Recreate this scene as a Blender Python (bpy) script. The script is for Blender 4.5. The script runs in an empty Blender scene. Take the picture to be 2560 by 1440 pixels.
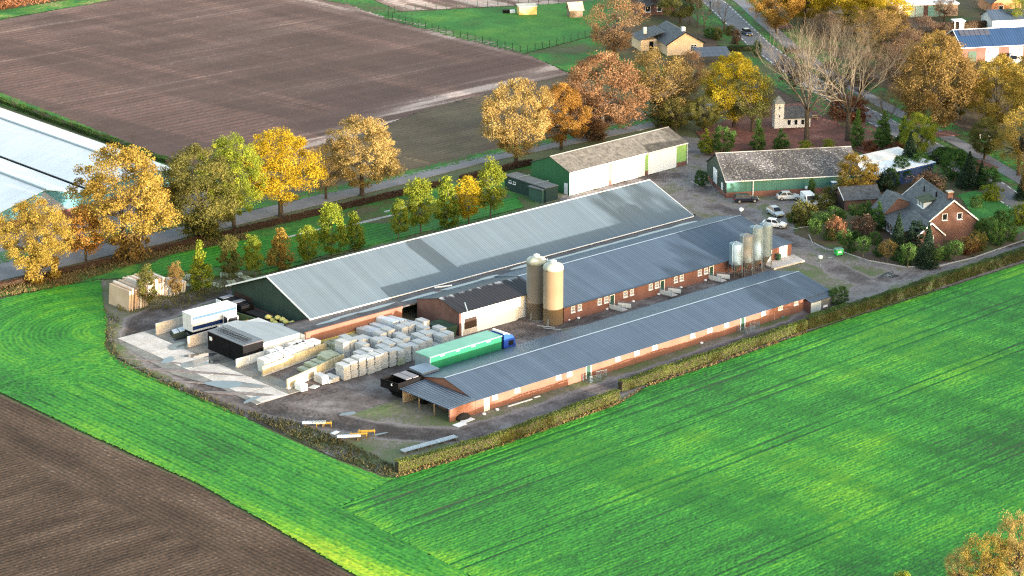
import bpy, bmesh, math, random
import numpy as np
from mathutils import Vector, Matrix
R = math.radians
random.seed(7)
rng = np.random.default_rng(7)
S = bpy.context.scene
COL = S.collection

# ------------------------------------------------------------------ camera
CAM = np.array([-207.92, -246.20, 125.0]); FPX = 6225.0; PITCH = R(18.1); HEAD = R(48.32)
cd = bpy.data.cameras.new('camera'); cam = bpy.data.objects.new('camera', cd); COL.objects.link(cam)
cam.location = CAM; cam.rotation_euler = (R(90) - PITCH, 0, HEAD - R(90))
cd.sensor_width = 36; cd.lens = FPX / 2560 * 36; cd.clip_start = 1; cd.clip_end = 6000
S.camera = cam
# ------------------------------------------------------------------ sky, sun, exposure
SUN_EL = R(4.9); SUN_DIR = Vector((0.12, -1, 0)).normalized()          # horizontal direction towards the sun
W = bpy.data.worlds.new('World'); S.world = W; W.use_nodes = True
nt = W.node_tree; nt.nodes.clear()
sky = nt.nodes.new('ShaderNodeTexSky'); sky.sky_type = 'NISHITA'; sky.sun_disc = False
sky.sun_elevation = SUN_EL; sky.sun_rotation = math.atan2(SUN_DIR.x, SUN_DIR.y)
sky.air_density = 1.0; sky.dust_density = 2.2; sky.ozone_density = 0.6
bg = nt.nodes.new('ShaderNodeBackground'); bg.inputs[1].default_value = 0.15
wo = nt.nodes.new('ShaderNodeOutputWorld')
nt.links.new(sky.outputs[0], bg.inputs[0]); nt.links.new(bg.outputs[0], wo.inputs[0])
sd = bpy.data.lights.new('sun', 'SUN'); sd.energy = 2.2; sd.angle = R(0.6); sd.color = (1.0, 0.89, 0.76)
so = bpy.data.objects.new('sun', sd); COL.objects.link(so)
tosun = Vector((SUN_DIR.x * math.cos(SUN_EL), SUN_DIR.y * math.cos(SUN_EL), math.sin(SUN_EL)))
so.rotation_euler = tosun.to_track_quat('Z', 'Y').to_euler(); so.location = (0, 0, 200)
S.view_settings.view_transform = 'Standard'; S.view_settings.look = 'None'
S.view_settings.gamma = 1; S.view_settings.exposure = 3.05; S.view_settings.use_curve_mapping = False
S.cycles.use_denoising = False; S.cycles.filter_width = 1.25; S.cycles.use_light_tree = False; S.cycles.sampling_pattern = 'BLUE_NOISE'; S.cycles.max_bounces = 5; S.cycles.diffuse_bounces = 3; S.cycles.use_adaptive_sampling = False

# ------------------------------------------------------------------ survey: where a sighted point lies on a level plane
_hd = np.array([math.cos(HEAD), math.sin(HEAD), 0]); _rt = np.array([math.sin(HEAD), -math.cos(HEAD), 0]); _up = np.array([0, 0, 1.])
_fw = _hd * math.cos(PITCH) - _up * math.sin(PITCH); _u = _hd * math.sin(PITCH) + _up * math.cos(PITCH)
def g(x, y, z=0.0):
    d = _fw + _rt * (x - 1280) / FPX - _u * (y - 720) / FPX
    return CAM + (z - CAM[2]) / d[2] * d
def G2(x, y, z=0.0):
    p = g(x, y, z); return (float(p[0]), float(p[1]))
def pxm(x, y): return FPX / float(np.linalg.norm(g(x, y) - CAM))
def tall(x, y, ytop): return (y - ytop) / pxm(x, y) / 0.95
def P(*pts): return [G2(*p) for p in pts]

# ------------------------------------------------------------------ materials
MATS = {}
def mat(name, col, rough=.8, var=.12, scale=.6, col2=None, bump=0., bscale=12., metal=0., spec=.3, fine=0., stripe=None):
    if name in MATS: return MATS[name]
    m = bpy.data.materials.new(name); m.use_nodes = True; n = m.node_tree; N = n.nodes; L = n.links
    b = N['Principled BSDF']; b.inputs['Roughness'].default_value = rough; b.inputs['Metallic'].default_value = metal
    b.inputs['Specular IOR Level'].default_value = spec
    tc = N.new('ShaderNodeTexCoord'); no = N.new('ShaderNodeTexNoise'); no.inputs['Scale'].default_value = scale
    no.inputs['Detail'].default_value = 6; no.inputs['Roughness'].default_value = .62; L.new(tc.outputs['Object'], no.inputs['Vector'])
    cr = N.new('ShaderNodeValToRGB'); cr.color_ramp.elements[0].position = .32; cr.color_ramp.elements[1].position = .68
    c = np.array(col); c1 = np.clip(c * (1 - var), 0, 1) if col2 is None else c; c2 = np.clip(c * (1 + var), 0, 1) if col2 is None else np.array(col2)
    cr.color_ramp.elements[0].color = (*c1, 1); cr.color_ramp.elements[1].color = (*c2, 1); L.new(no.outputs['Fac'], cr.inputs['Fac'])
    out = cr.outputs['Color']
    if fine:
        n2 = N.new('ShaderNodeTexNoise'); n2.inputs['Scale'].default_value = bscale; n2.inputs['Detail'].default_value = 4; L.new(tc.outputs['Object'], n2.inputs['Vector'])
        mr = N.new('ShaderNodeMapRange'); mr.inputs[1].default_value = .3; mr.inputs[2].default_value = .7; mr.inputs[3].default_value = 1 - fine; mr.inputs[4].default_value = 1 + fine
        L.new(n2.outputs['Fac'], mr.inputs[0]); mx = N.new('ShaderNodeMix'); mx.data_type = 'RGBA'; mx.blend_type = 'MULTIPLY'; mx.inputs[0].default_value = 1
        L.new(out, mx.inputs[6]); L.new(mr.outputs[0], mx.inputs[7]); out = mx.outputs[2]
    if stripe:                                                 # (axis, period, amount): sheet joints / run-off streaks
        ax, per, amt = stripe
        mp = N.new('ShaderNodeMapping'); sc = [.04, .04, .04]; sc['XYZ'.index(ax)] = 1 / per; mp.inputs['Scale'].default_value = sc
        L.new(tc.outputs['Object'], mp.inputs['Vector']); n3 = N.new('ShaderNodeTexNoise'); n3.inputs['Scale'].default_value = 1; n3.inputs['Detail'].default_value = 3
        L.new(mp.outputs[0], n3.inputs['Vector']); mr = N.new('ShaderNodeMapRange'); mr.inputs[1].default_value = .3; mr.inputs[2].default_value = .7
        mr.inputs[3].default_value = 1 - amt; mr.inputs[4].default_value = 1 + amt; L.new(n3.outputs['Fac'], mr.inputs[0])
        mx = N.new('ShaderNodeMix'); mx.data_type = 'RGBA'; mx.blend_type = 'MULTIPLY'; mx.inputs[0].default_value = 1
        L.new(out, mx.inputs[6]); L.new(mr.outputs[0], mx.inputs[7]); out = mx.outputs[2]
    L.new(out, b.inputs['Base Color'])
    if bump:
        nb = N.new('ShaderNodeTexNoise'); nb.inputs['Scale'].default_value = bscale; nb.inputs['Detail'].default_value = 5; L.new(tc.outputs['Object'], nb.inputs['Vector'])
        bp = N.new('ShaderNodeBump'); bp.inputs['Strength'].default_value = bump; bp.inputs['Distance'].default_value = .1
        L.new(nb.outputs['Fac'], bp.inputs['Height']); L.new(bp.outputs[0], b.inputs['Normal'])
    MATS[name] = m; return m
def mix_attr(name, cols, rough=.9, var=.2, scale=.5, fine=.25, fscale=6., trans=0., randhue=0.):
    """colour follows the vertex attribute 'c' through a ramp (crop / soil / leaf colours), with noise on top"""
    if name in MATS: return MATS[name]
    m = bpy.data.materials.new(name); m.use_nodes = True; n = m.node_tree; N = n.nodes; L = n.links
    b = N['Principled BSDF']; b.inputs['Roughness'].default_value = rough; b.inputs['Specular IOR Level'].default_value = .15
    at = N.new('ShaderNodeAttribute'); at.attribute_name = 'c'
    cr = N.new('ShaderNodeValToRGB'); e = cr.color_ramp.elements
    for i, (p, c) in enumerate(cols):
        q = e[i] if i < 2 else e.new(p)
        q.position = p; q.color = (*c, 1)
    L.new(at.outputs['Fac'], cr.inputs['Fac']); out = cr.outputs['Color']
    tc = N.new('ShaderNodeTexCoord')
    for s, a in ((scale, var), (fscale, fine)):
        if not a: continue
        no = N.new('ShaderNodeTexNoise'); no.inputs['Scale'].default_value = s; no.inputs['Detail'].default_value = 5; no.inputs['Roughness'].default_value = .65
        L.new(tc.outputs['Object'], no.inputs['Vector']); mr = N.new('ShaderNodeMapRange'); mr.inputs[1].default_value = .3; mr.inputs[2].default_value = .7
        mr.inputs[3].default_value = 1 - a; mr.inputs[4].default_value = 1 + a; L.new(no.outputs['Fac'], mr.inputs[0])
        mx = N.new('ShaderNodeMix'); mx.data_type = 'RGBA'; mx.blend_type = 'MULTIPLY'; mx.inputs[0].default_value = 1
        L.new(out, mx.inputs[6]); L.new(mr.outputs[0], mx.inputs[7]); out = mx.outputs[2]
    if randhue:
        oi = N.new('ShaderNodeObjectInfo'); hs = N.new('ShaderNodeHueSaturation'); mr = N.new('ShaderNodeMapRange')
        mr.inputs[3].default_value = .5 - randhue; mr.inputs[4].default_value = .5 + randhue
        L.new(oi.outputs['Random'], mr.inputs[0]); L.new(mr.outputs[0], hs.inputs['Hue']); L.new(out, hs.inputs['Color']); out = hs.outputs['Color']
    L.new(out, b.inputs['Base Color'])
    if trans:
        tr = N.new('ShaderNodeBsdfTranslucent'); L.new(out, tr.inputs['Color']); ms = N.new('ShaderNodeMixShader'); ms.inputs[0].default_value = trans
        L.new(b.outputs[0], ms.inputs[1]); L.new(tr.outputs[0], ms.inputs[2]); L.new(ms.outputs[0], N['Material Output'].inputs['Surface'])
    MATS[name] = m; return m

brick = mat('brick', (.175, .083, .066), .85, .2, .5, fine=.15, bscale=9)
brick_salmon = mat('salmon_brick', (.175, .083, .062), .85, .16, .45, fine=.12, bscale=8)  # salmon brick's own colour, the same on every wall
brick_dark = mat('old_brick', (.13, .068, .058), .9, .3, .4, fine=.25, bscale=8)
roof_grey = mat('grey_sheet', (.040, .062, .10), .45, .08, .22, stripe=('X', .8, .14), spec=.45)
roof_big = mat('pale_grey_sheet', (.086, .12, .153), .5, .05, .18, stripe=('X', .7, .09), spec=.4)
roof_black = mat('black_sheet', (.028, .024, .026), .55, .25, .4, stripe=('X', .9, .25))
cement_roof = mat('mossy_cement_sheet', (.06, .058, .055), .9, .45, 1.1, col2=(.145, .138, .125), fine=.4, bscale=5)
cement_dark = mat('dark_cement_sheet', (.052, .052, .058), .9, .3, 1.2, col2=(.10, .10, .108), fine=.5, bscale=4)
tile = mat('slate_tile', (.045, .048, .056), .7, .4, 1.3, col2=(.11, .115, .125), fine=.35, bscale=6)
white = mat('white_paint', (.74, .76, .79), .55, .04, .5)
white_dirty = mat('dirty_white_paint', (.46, .47, .47), .8, .2, .35, col2=(.75, .74, .71), fine=.12, bscale=4)
white_roof = mat('white_glasshouse_roof', (.60, .61, .63), .5, .06, .15, stripe=('Y', 1.5, .05))
concrete = mat('concrete', (.33, .315, .30), .9, .3, .35, col2=(.50, .475, .46), fine=.18, bscale=4, bump=.1)
concrete_y = mat('stained_concrete', (.30, .26, .16), .9, .3, .4, col2=(.50, .44, .31), fine=.25, bscale=3)
slabm = mat('pale_slab', (.33, .345, .36), .85, .2, .9, col2=(.47, .48, .49), fine=.12, bscale=5)
slabg = mat('mossy_slab', (.24, .27, .18), .9, .3, .8, col2=(.40, .42, .33), fine=.2, bscale=5)
slabb = mat('blue_white_board', (.40, .46, .52), .7, .1, .8, col2=(.62, .66, .70))
panelm = mat('tan_panel', (.40, .29, .22), .8, .12, .5, col2=(.50, .39, .30))
panelw = mat('cream_panel', (.55, .49, .42), .8, .12, .5, col2=(.66, .61, .54))
glass = mat('dark_glass', (.012, .015, .02), .2, .1, 1, spec=.3)
glass_pale = mat('pale_glass', (.28, .30, .33), .15, .15, 1, spec=.6)
black = mat('black_steel', (.006, .0065, .0085), .6, .3, .8, spec=.06)
dark_green = mat('dark_green_cladding', (.022, .045, .038), .6, .15, .4, stripe=('Y', .5, .12))
green_clad = mat('green_cladding', (.022, .10, .048), .6, .12, .4, stripe=('X', .4, .1))
lime_clad = mat('light_green_cladding', (.22, .40, .13), .6, .12, .4)
teal_clad = mat('teal_cladding', (.05, .155, .14), .55, .14, .4, stripe=('X', .35, .15))
door_green = mat('green_door_paint', (.02, .06, .045), .5, .1, 1)
galv = mat('galvanised_steel', (.15, .21, .26), .5, .1, 1.2, metal=.0, fine=.1, bscale=6)
galv_dark = mat('dull_zinc', (.13, .14, .145), .5, .15, 1.2, metal=.2)
tan_silo = mat('tan_polyester', (.165, .12, .072), .5, .1, .25, col2=(.205, .152, .095))
cream = mat('cream_polyester', (.30, .32, .28), .5, .08, .6)
rubber = mat('rubber', (.012, .012, .012), .8, .1, 2)
rimm = mat('wheel_rim', (.5, .5, .5), .35, .1, 2, metal=.5)
bark = mat('bark', (.065, .052, .04), .95, .35, 2.0, fine=.3, bscale=9)
bark_pale = mat('pale_bark', (.115, .10, .075), .95, .25, 2.0, fine=.2, bscale=9)
wood = mat('weathered_wood', (.17, .13, .09), .9, .3, 2)
asphalt = mat('asphalt', (.17, .165, .18), .9, .22, .18, fine=.18, bscale=5, stripe=('X', 4., .10))
asphalt2 = mat('main_road_asphalt', (.15, .147, .16), .88, .15, .3, fine=.12, bscale=5)
paint_white = mat('road_paint', (.75, .75, .73), .7, .15, 1.5)
water = mat('puddle_water', (.055, .06, .07), .04, .2, .8, spec=.6)
water_roof = mat('roof_pool_water', (.09, .09, .10), .06, .2, .8, spec=.6)
bitumen = mat('bitumen', (.052, .050, .055), .75, .4, .5, col2=(.10, .095, .10), fine=.25, bscale=3)

ORD = ('first','second','third','fourth','fifth','sixth','seventh','eighth','ninth','tenth','eleventh','twelfth','thirteenth','fourteenth','fifteenth','sixteenth')
# ------------------------------------------------------------------ mesh helpers
class MB:
    def __init__(s): s.v = []; s.f = []
    def add(s, vs, fs):
        o = len(s.v); s.v += [tuple(map(float, p)) for p in vs]; s.f += [tuple(i + o for i in q) for q in fs]; return s
    def box(s, x0, y0, z0, x1, y1, z1):
        return s.add([(x0,y0,z0),(x1,y0,z0),(x1,y1,z0),(x0,y1,z0),(x0,y0,z1),(x1,y0,z1),(x1,y1,z1),(x0,y1,z1)],
                     [(0,3,2,1),(4,5,6,7),(0,1,5,4),(1,2,6,5),(2,3,7,6),(3,0,4,7)])
    def hexa(s, b, t):                                          # bottom 4 and top 4 points
        return s.add(list(b) + list(t), [(0,3,2,1),(4,5,6,7),(0,1,5,4),(1,2,6,5),(2,3,7,6),(3,0,4,7)])
    def obox(s, o, u, n, u0, u1, d0, d1, z0, z1):               # box on a wall: u along it, n out of it
        o = Vector((*o, 0)); u = Vector((*u, 0)); n = Vector((*n, 0)); b = [o + u*a + n*d for a, d in ((u0,d0),(u1,d0),(u1,d1),(u0,d1))]
        return s.hexa([q + Vector((0,0,z0)) for q in b], [q + Vector((0,0,z1)) for q in b])
    def poly(s, pts): return s.add(pts, [tuple(range(len(pts)))])
    def prism(s, pts, z0, z1):
        n = len(pts)
        return s.add([(x,y,z0) for x,y in pts] + [(x,y,z1) for x,y in pts], [tuple(range(n-1,-1,-1)), tuple(range(n,2*n))] + [(i,(i+1)%n,n+(i+1)%n,n+i) for i in range(n)])
    def xprism(s, pts, x0, x1):                                 # profile in (y,z) pushed along x
        n = len(pts)
        return s.add([(x0,y,z) for y,z in pts] + [(x1,y,z) for y,z in pts], [tuple(range(n)), tuple(range(2*n-1,n-1,-1))] + [(i,n+i,n+(i+1)%n,(i+1)%n) for i in range(n)])
    def yprism(s, pts, y0, y1):                                 # profile in (x,z) pushed along y
        n = len(pts)
        return s.add([(x,y0,z) for x,z in pts] + [(x,y1,z) for x,z in pts], [tuple(range(n-1,-1,-1)), tuple(range(n,2*n))] + [(i,(i+1)%n,n+(i+1)%n,n+i) for i in range(n)])
    def tube(s, p, q, r0, r1=None, n=6, cap=True):
        r1 = r0 if r1 is None else r1; p = Vector(p); q = Vector(q); d = (q - p)
        if d.length < 1e-6: return s
        d.normalize(); a = d.orthogonal().normalized(); b = d.cross(a)
        vs = [p + (a*math.cos(2*math.pi*i/n) + b*math.sin(2*math.pi*i/n))*r0 for i in range(n)] + [q + (a*math.cos(2*math.pi*i/n) + b*math.sin(2*math.pi*i/n))*r1 for i in range(n)]
        fs = [(i,(i+1)%n,n+(i+1)%n,n+i) for i in range(n)]
        if cap: fs += [tuple(range(n-1,-1,-1)), tuple(range(n,2*n))]
        return s.add(vs, fs)
    def lathe(s, prof, n=20, c=(0,0)):
        k = len(prof); vs = []; fs = []
        for r, z in prof: vs += [(c[0]+r*math.cos(2*math.pi*i/n), c[1]+r*math.sin(2*math.pi*i/n), z) for i in range(n)]
        for j in range(k-1): fs += [(j*n+i, j*n+(i+1)%n, (j+1)*n+(i+1)%n, (j+1)*n+i) for i in range(n)]
        fs += [tuple(range(n-1,-1,-1)), tuple(range((k-1)*n, k*n))]
        return s.add(vs, fs)
    def mesh(s, name, smooth=False):
        me = bpy.data.meshes.new(name); me.from_pydata(s.v, [], s.f); me.update()
        if smooth: me.shade_smooth()
        return me
    def build(s, name, m, parent=None, smooth=False, **kw):
        me = s.mesh(name, smooth); me.materials.append(m)
        return put(name, me, parent, **kw)
def put(name, me, parent=None, label=None, cat=None, group=None, kind=None, loc=None, rz=None):
    o = bpy.data.objects.new(name, me); COL.objects.link(o)
    if parent is not None: o.parent = parent
    if loc is not None: o.location = loc
    if rz is not None: o.rotation_euler = (0, 0, rz)
    for k, v in (('label', label), ('category', cat), ('group', group), ('kind', kind)):
        if v: o[k] = v
    return o
def thing(name, label, cat, loc=(0,0,0), rz=0., group=None): return put(name, None, None, label, cat, group, None, loc, rz)
def copy_tree(o, parent=None, **kw):
    c = o.copy(); COL.objects.link(c); c.parent = parent
    for k, v in kw.items(): c[k] = v
    for ch in list(o.children): copy_tree(ch, c)
    return c
def struct(name, pts, z, m, parent=None, dz=.3):
    """a sheet of ground: a thin slab so that its edge is real"""
    mb = MB(); a = sum(pts[i][0]*pts[(i+1)%len(pts)][1] - pts[(i+1)%len(pts)][0]*pts[i][1] for i in range(len(pts)))
    if a < 0: pts = pts[::-1]
    mb.prism(pts, z - dz, z)
    return mb.build(name, m, parent, kind=None if parent else 'structure')
def ribbed(mb, x0, x1, a, b, rib=.5, rh=.04, th=.07):
    """profiled roof sheet from edge a=(y,z) to edge b=(y,z), ribs running down the slope"""
    (ya, za), (yb, zb) = a, b; n = max(2, int((x1-x0)/rib)); xs = []
    for i in range(n):
        q = x0 + (x1-x0)*i/n; w = (x1-x0)/n; xs += [(q,0),(q+w*.62,0),(q+w*.7,rh),(q+w*.92,rh)]
    xs.append((x1,0)); vs = []; fs = []
    for x, h in xs: vs += [(x,ya,za+h),(x,yb,zb+h)]
    k = len(xs)
    for i in range(k-1): fs.append((2*i,2*i+2,2*i+3,2*i+1) if yb > ya else (2*i,2*i+1,2*i+3,2*i+2))
    o = len(vs); vs += [(x0,ya,za-th),(x1,ya,za-th),(x1,yb,zb-th),(x0,yb,zb-th)]
    fs += [(o,o+3,o+2,o+1),(0,o,o+1,2*k-2),(1,2*k-1,o+2,o+3),(0,1,o+3,o),(2*k-2,o+1,o+2,2*k-1)]
    mb.add(vs, fs); return mb
def coursed(mb, x0, x1, a, b, n=12, st=.045, th=.1):
    """tiled slope: stepped courses from eave a to ridge b"""
    (ya, za), (yb, zb) = a, b; pts = []
    for i in range(n):
        t0, t1 = i/n, (i+1)/n
        pts += [(ya+(yb-ya)*t0, za+(zb-za)*t0+st), (ya+(yb-ya)*t1, za+(zb-za)*t1)]
    pts += [(yb, zb-th), (ya, za-th)]
    if yb > ya: pts = pts[::-1]
    return mb.xprism(pts, x0, x1)
def gable(t, L, Wd, he, hr, wallm, roofm, ove=.4, ovg=.35, yr=None, he2=None, style='rib', trim=None, cap=None, rib=.5, n=14, x0=0., walls=True, gablem=None):
    """walls, two roof slopes, ridge cap, verge boards; ridge along local x"""
    yr = Wd/2 if yr is None else yr; he2 = he if he2 is None else he2
    if walls:
        if gablem:
            MB().box(x0+.15, 0, 0, x0+L-.15, .18, he).build('wall', wallm, t); MB().box(x0+.15, Wd-.18, 0, x0+L-.15, Wd, he2).build('wall', wallm, t)
            for q in (x0, x0+L-.15): MB().xprism([(0,0),(Wd,0),(Wd,he2),(yr,hr-.03),(0,he)], q, q+.15).build('gable_wall', gablem, t)
        else: MB().xprism([(0,0),(Wd,0),(Wd,he2),(yr,hr-.03),(0,he)], x0, x0+L).build('wall', wallm, t)
    s1 = (hr-he)/yr; s2 = (hr-he2)/(Wd-yr); up = .1
    for a in ((-ove, he-ove*s1+up), (Wd+ove, he2-ove*s2+up)):
        mb = MB()
        if style == 'rib':                                       # two courses of sheet, the upper lapping over the lower
            mid = ((a[0]*.52+yr*.48), (a[1]*.52+(hr+up)*.48)); ribbed(MB(), x0-ovg, x0+L+ovg, (a[0]*.535+yr*.465, a[1]*.535+(hr+up)*.465+.012), (yr, hr+up+.012), rib).build('roof_sheet', roofm, t)
            ribbed(mb, x0-ovg, x0+L+ovg, a, mid, rib); mb.build('roof_sheet', roofm, t); continue
        else: coursed(mb, x0-ovg, x0+L+ovg, a, (yr, hr+up), n)
        mb.build('roof_slope', roofm, t)
    c = MB(); c.xprism([(yr-.15, hr+up+.06-.15*s1+.02), (yr, hr+up+.1), (yr+.15, hr+up+.06-.15*s2+.02), (yr, hr+up+.04)], x0-ovg, x0+L+ovg); c.build('ridge_cap', cap or roofm, t)
    if trim:
        for q in (x0-ovg-.06, x0+L+ovg):
            for a, s in (((-ove-.05, he-ove*s1+up), s1), ((Wd+ove+.05, he2-ove*s2+up), s2)):
                MB().xprism([(a[0],a[1]+.09),(a[0],a[1]-.16),(yr,hr+up-.12),(yr,hr+up+.12)], q, q+.06).build('verge_board', trim, t)
        for y_, z_ in ((-ove-.1, he-ove*s1+up), (Wd+ove+.02, he2-ove*s2+up)): MB().box(x0-ovg, y_, z_-.12, x0+L+ovg, y_+.08, z_+.02).build('gutter', trim, t)
    return t
def window(t, o, u, n, uc, zc, w, h, frame=white, pane=glass, bars=(1,1), sill=True, name='window'):
    f = MB(); b = .09
    for a0, a1, z0, z1 in ((uc-w/2, uc+w/2, zc-h/2, zc-h/2+b), (uc-w/2, uc+w/2, zc+h/2-b, zc+h/2), (uc-w/2, uc-w/2+b, zc-h/2+b, zc+h/2-b), (uc+w/2-b, uc+w/2, zc-h/2+b, zc+h/2-b)):
        f.obox(o, u, n, a0, a1, -.02, .06, z0, z1)
    for i in range(1, bars[0]): x = uc-w/2+w*i/bars[0]; f.obox(o, u, n, x-.03, x+.03, -.02, .05, zc-h/2+b, zc+h/2-b)
    for i in range(1, bars[1]): z = zc-h/2+h*i/bars[1]; f.obox(o, u, n, uc-w/2+b, uc+w/2-b, -.02, .045, z-.03, z+.03)
    fo = f.build(name, frame, t)
    MB().obox(o, u, n, uc-w/2+b, uc+w/2-b, -.015, .025, zc-h/2+b, zc+h/2-b).build('pane', pane, fo)
    if sill: MB().obox(o, u, n, uc-w/2-.08, uc+w/2+.08, -.02, .14, zc-h/2-.08, zc-h/2-.005).build('sill', frame, fo)
    return fo
def door(t, o, u, n, u0, u1, z0, z1, m, frame=None, handle=True):
    d = MB().obox(o, u, n, u0, u1, -.02, .05, z0, z1).build('door', m, t)
    if handle: MB().obox(o, u, n, u1-.16, u1-.1, .05, .1, z0+.95, z0+1.1).build('handle', galv, d)
    if frame:
        f = MB(); f.obox(o, u, n, u0-.12, u0-.004, -.02, .08, z0, z1+.12); f.obox(o, u, n, u1+.004, u1+.12, -.02, .08, z0, z1+.12); f.obox(o, u, n, u0-.004, u1+.004, -.02, .08, z1+.004, z1+.12)
        f.build('frame', frame, d)
    return d
# ================================================================== ground
def vnoise(u, v, s, seed):
    r = np.random.default_rng(seed); n = 257; A = r.random((n, n)); A[256] = A[0]; A[:,256] = A[:,0]; x = u/s; y = v/s
    i = np.floor(x).astype(int); j = np.floor(y).astype(int); a = x-i; b = y-j; a = a*a*(3-2*a); b = b*b*(3-2*b); i %= 256; j %= 256
    return (A[i,j]*(1-a)+A[i+1,j]*a)*(1-b) + (A[i,j+1]*(1-a)+A[i+1,j+1]*a)*b
def fbm(u, v, s, seed, o=3): return sum(vnoise(u, v, s/2**k, seed+k)/2**k for k in range(o)) / sum(1/2**k for k in range(o))
def inside(px, py, poly):
    r = np.zeros(px.shape, bool); n = len(poly); j = n-1
    for i in range(n):
        xi, yi = poly[i]; xj, yj = poly[j]
        if yi != yj: r ^= ((yi > py) != (yj > py)) & (px < (xj-xi)*(py-yi)/(yj-yi)+xi)
        j = i
    return r
def dist_line(x, y, pts):
    d = np.full(x.shape, 1e9)
    for (x0, y0), (x1, y1) in zip(pts[:-1], pts[1:]):
        l2 = (x1-x0)**2+(y1-y0)**2; t = np.clip(((x-x0)*(x1-x0)+(y-y0)*(y1-y0))/l2, 0, 1); d = np.minimum(d, np.hypot(x-x0-t*(x1-x0), y-y0-t*(y1-y0)))
    return d
def field(name, poly, ang, du, dv, fn, m, kind='structure', parent=None, **kw):
    """a patch of worked land as real relief: rows along angle ang, fn(u,v,x,y) -> height, colour value"""
    ca, sa = math.cos(ang), math.sin(ang); q = np.array([(x*ca+y*sa, -x*sa+y*ca) for x, y in poly]); u0, v0 = q.min(0); u1, v1 = q.max(0)
    U, V = np.meshgrid(np.arange(u0, u1+du, du), np.arange(v0, v1+dv, dv), indexing='ij'); X = U*ca-V*sa; Y = U*sa+V*ca
    jit = rng.normal(0, .18, (2,)+U.shape); X = X + jit[0]*du; Y = Y + jit[1]*dv
    H, Cc = fn(U, V, X, Y)
    cx = (X[:-1,:-1]+X[1:,1:])/2; cy = (Y[:-1,:-1]+Y[1:,1:])/2; k = inside(cx, cy, poly); ii, jj = np.nonzero(k); nj = U.shape[1]
    f = np.stack([ii*nj+jj, (ii+1)*nj+jj, (ii+1)*nj+jj+1, ii*nj+jj+1], 1); used = np.unique(f); rm = np.zeros(U.size, int); rm[used] = np.arange(len(used)); f = rm[f]
    co = np.stack([X.ravel()[used], Y.ravel()[used], H.ravel()[used]], 1).astype(np.float32)
    return raw(name, co, f, m, Cc.ravel()[used], kind=kind, parent=parent, **kw)
def raw_mesh(name, co, f, m=None, c=None):
    k = f.shape[1]; me = bpy.data.meshes.new(name); me.vertices.add(len(co)); me.vertices.foreach_set('co', np.ascontiguousarray(co, np.float32).ravel())
    me.loops.add(f.size); me.loops.foreach_set('vertex_index', f.astype(np.int32).ravel()); me.polygons.add(len(f))
    me.polygons.foreach_set('loop_start', np.arange(0, f.size, k, dtype=np.int32))
    if c is not None: me.attributes.new('c', 'FLOAT', 'POINT').data.foreach_set('value', np.ascontiguousarray(c, np.float32))
    me.update(calc_edges=True)
    if m: me.materials.append(m)
    return me
def raw(name, co, f, m, c=None, parent=None, **kw): return put(name, raw_mesh(name, co, f, m, c), parent, **kw)

base_m = mat('distant_meadow', (.07, .085, .035), .95, .3, .03, col2=(.10, .11, .05), fine=.25, bscale=1.5)
struct('ground', [(-2500,-2500),(2500,-2500),(2500,2500),(-2500,2500)], -.06, base_m)

crop_m = mix_attr('young_cereal_crop', [(0,(.095,.072,.055)), (.26,(.014,.085,.014)), (.5,(.030,.188,.020)), (.75,(.115,.30,.015)), (1,(.30,.41,.02))], rough=.7, var=.10, scale=.08, fine=.30, fscale=3.5)
soil_m = mix_attr('ploughed_soil', [(0,(.070,.040,.035)), (.5,(.124,.074,.063)), (.8,(.205,.138,.118)), (1,(.42,.32,.28))], var=.18, scale=.05, fine=.25, fscale=3.)
soil2_m = mix_attr('stubble_soil', [(0,(.034,.021,.014)), (.5,(.088,.058,.041)), (.8,(.15,.112,.085)), (1,(.30,.25,.18))], var=.12, scale=.08, fine=.3, fscale=4.)
grass_m = mix_attr('rough_grass', [(0,(.11,.085,.065)), (.35,(.075,.095,.035)), (.6,(.035,.15,.032)), (.85,(.09,.21,.035)), (1,(.25,.23,.10))], var=.2, scale=.15, fine=.35, fscale=4.)
yard_m = mix_attr('dirt_yard', [(0,(.050,.040,.038)), (.4,(.118,.101,.100)), (.66,(.195,.176,.178)), (.8,(.13,.125,.09)), (1,(.085,.12,.045))], rough=.85, var=.14, scale=.12, fine=.22, fscale=3.)
leaf_litter_m = mix_attr('red_leaf_litter', [(0,(.06,.04,.03)), (.4,(.12,.05,.04)), (.7,(.19,.078,.06)), (1,(.27,.14,.11))], var=.25, scale=.2, fine=.4, fscale=4.)

litter_grass_m = mix_attr('leafy_grass', [(0,(.085,.055,.042)), (.35,(.085,.072,.036)), (.6,(.045,.105,.03)), (1,(.08,.16,.035))], var=.25, scale=.2, fine=.35, fscale=4.)
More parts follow.
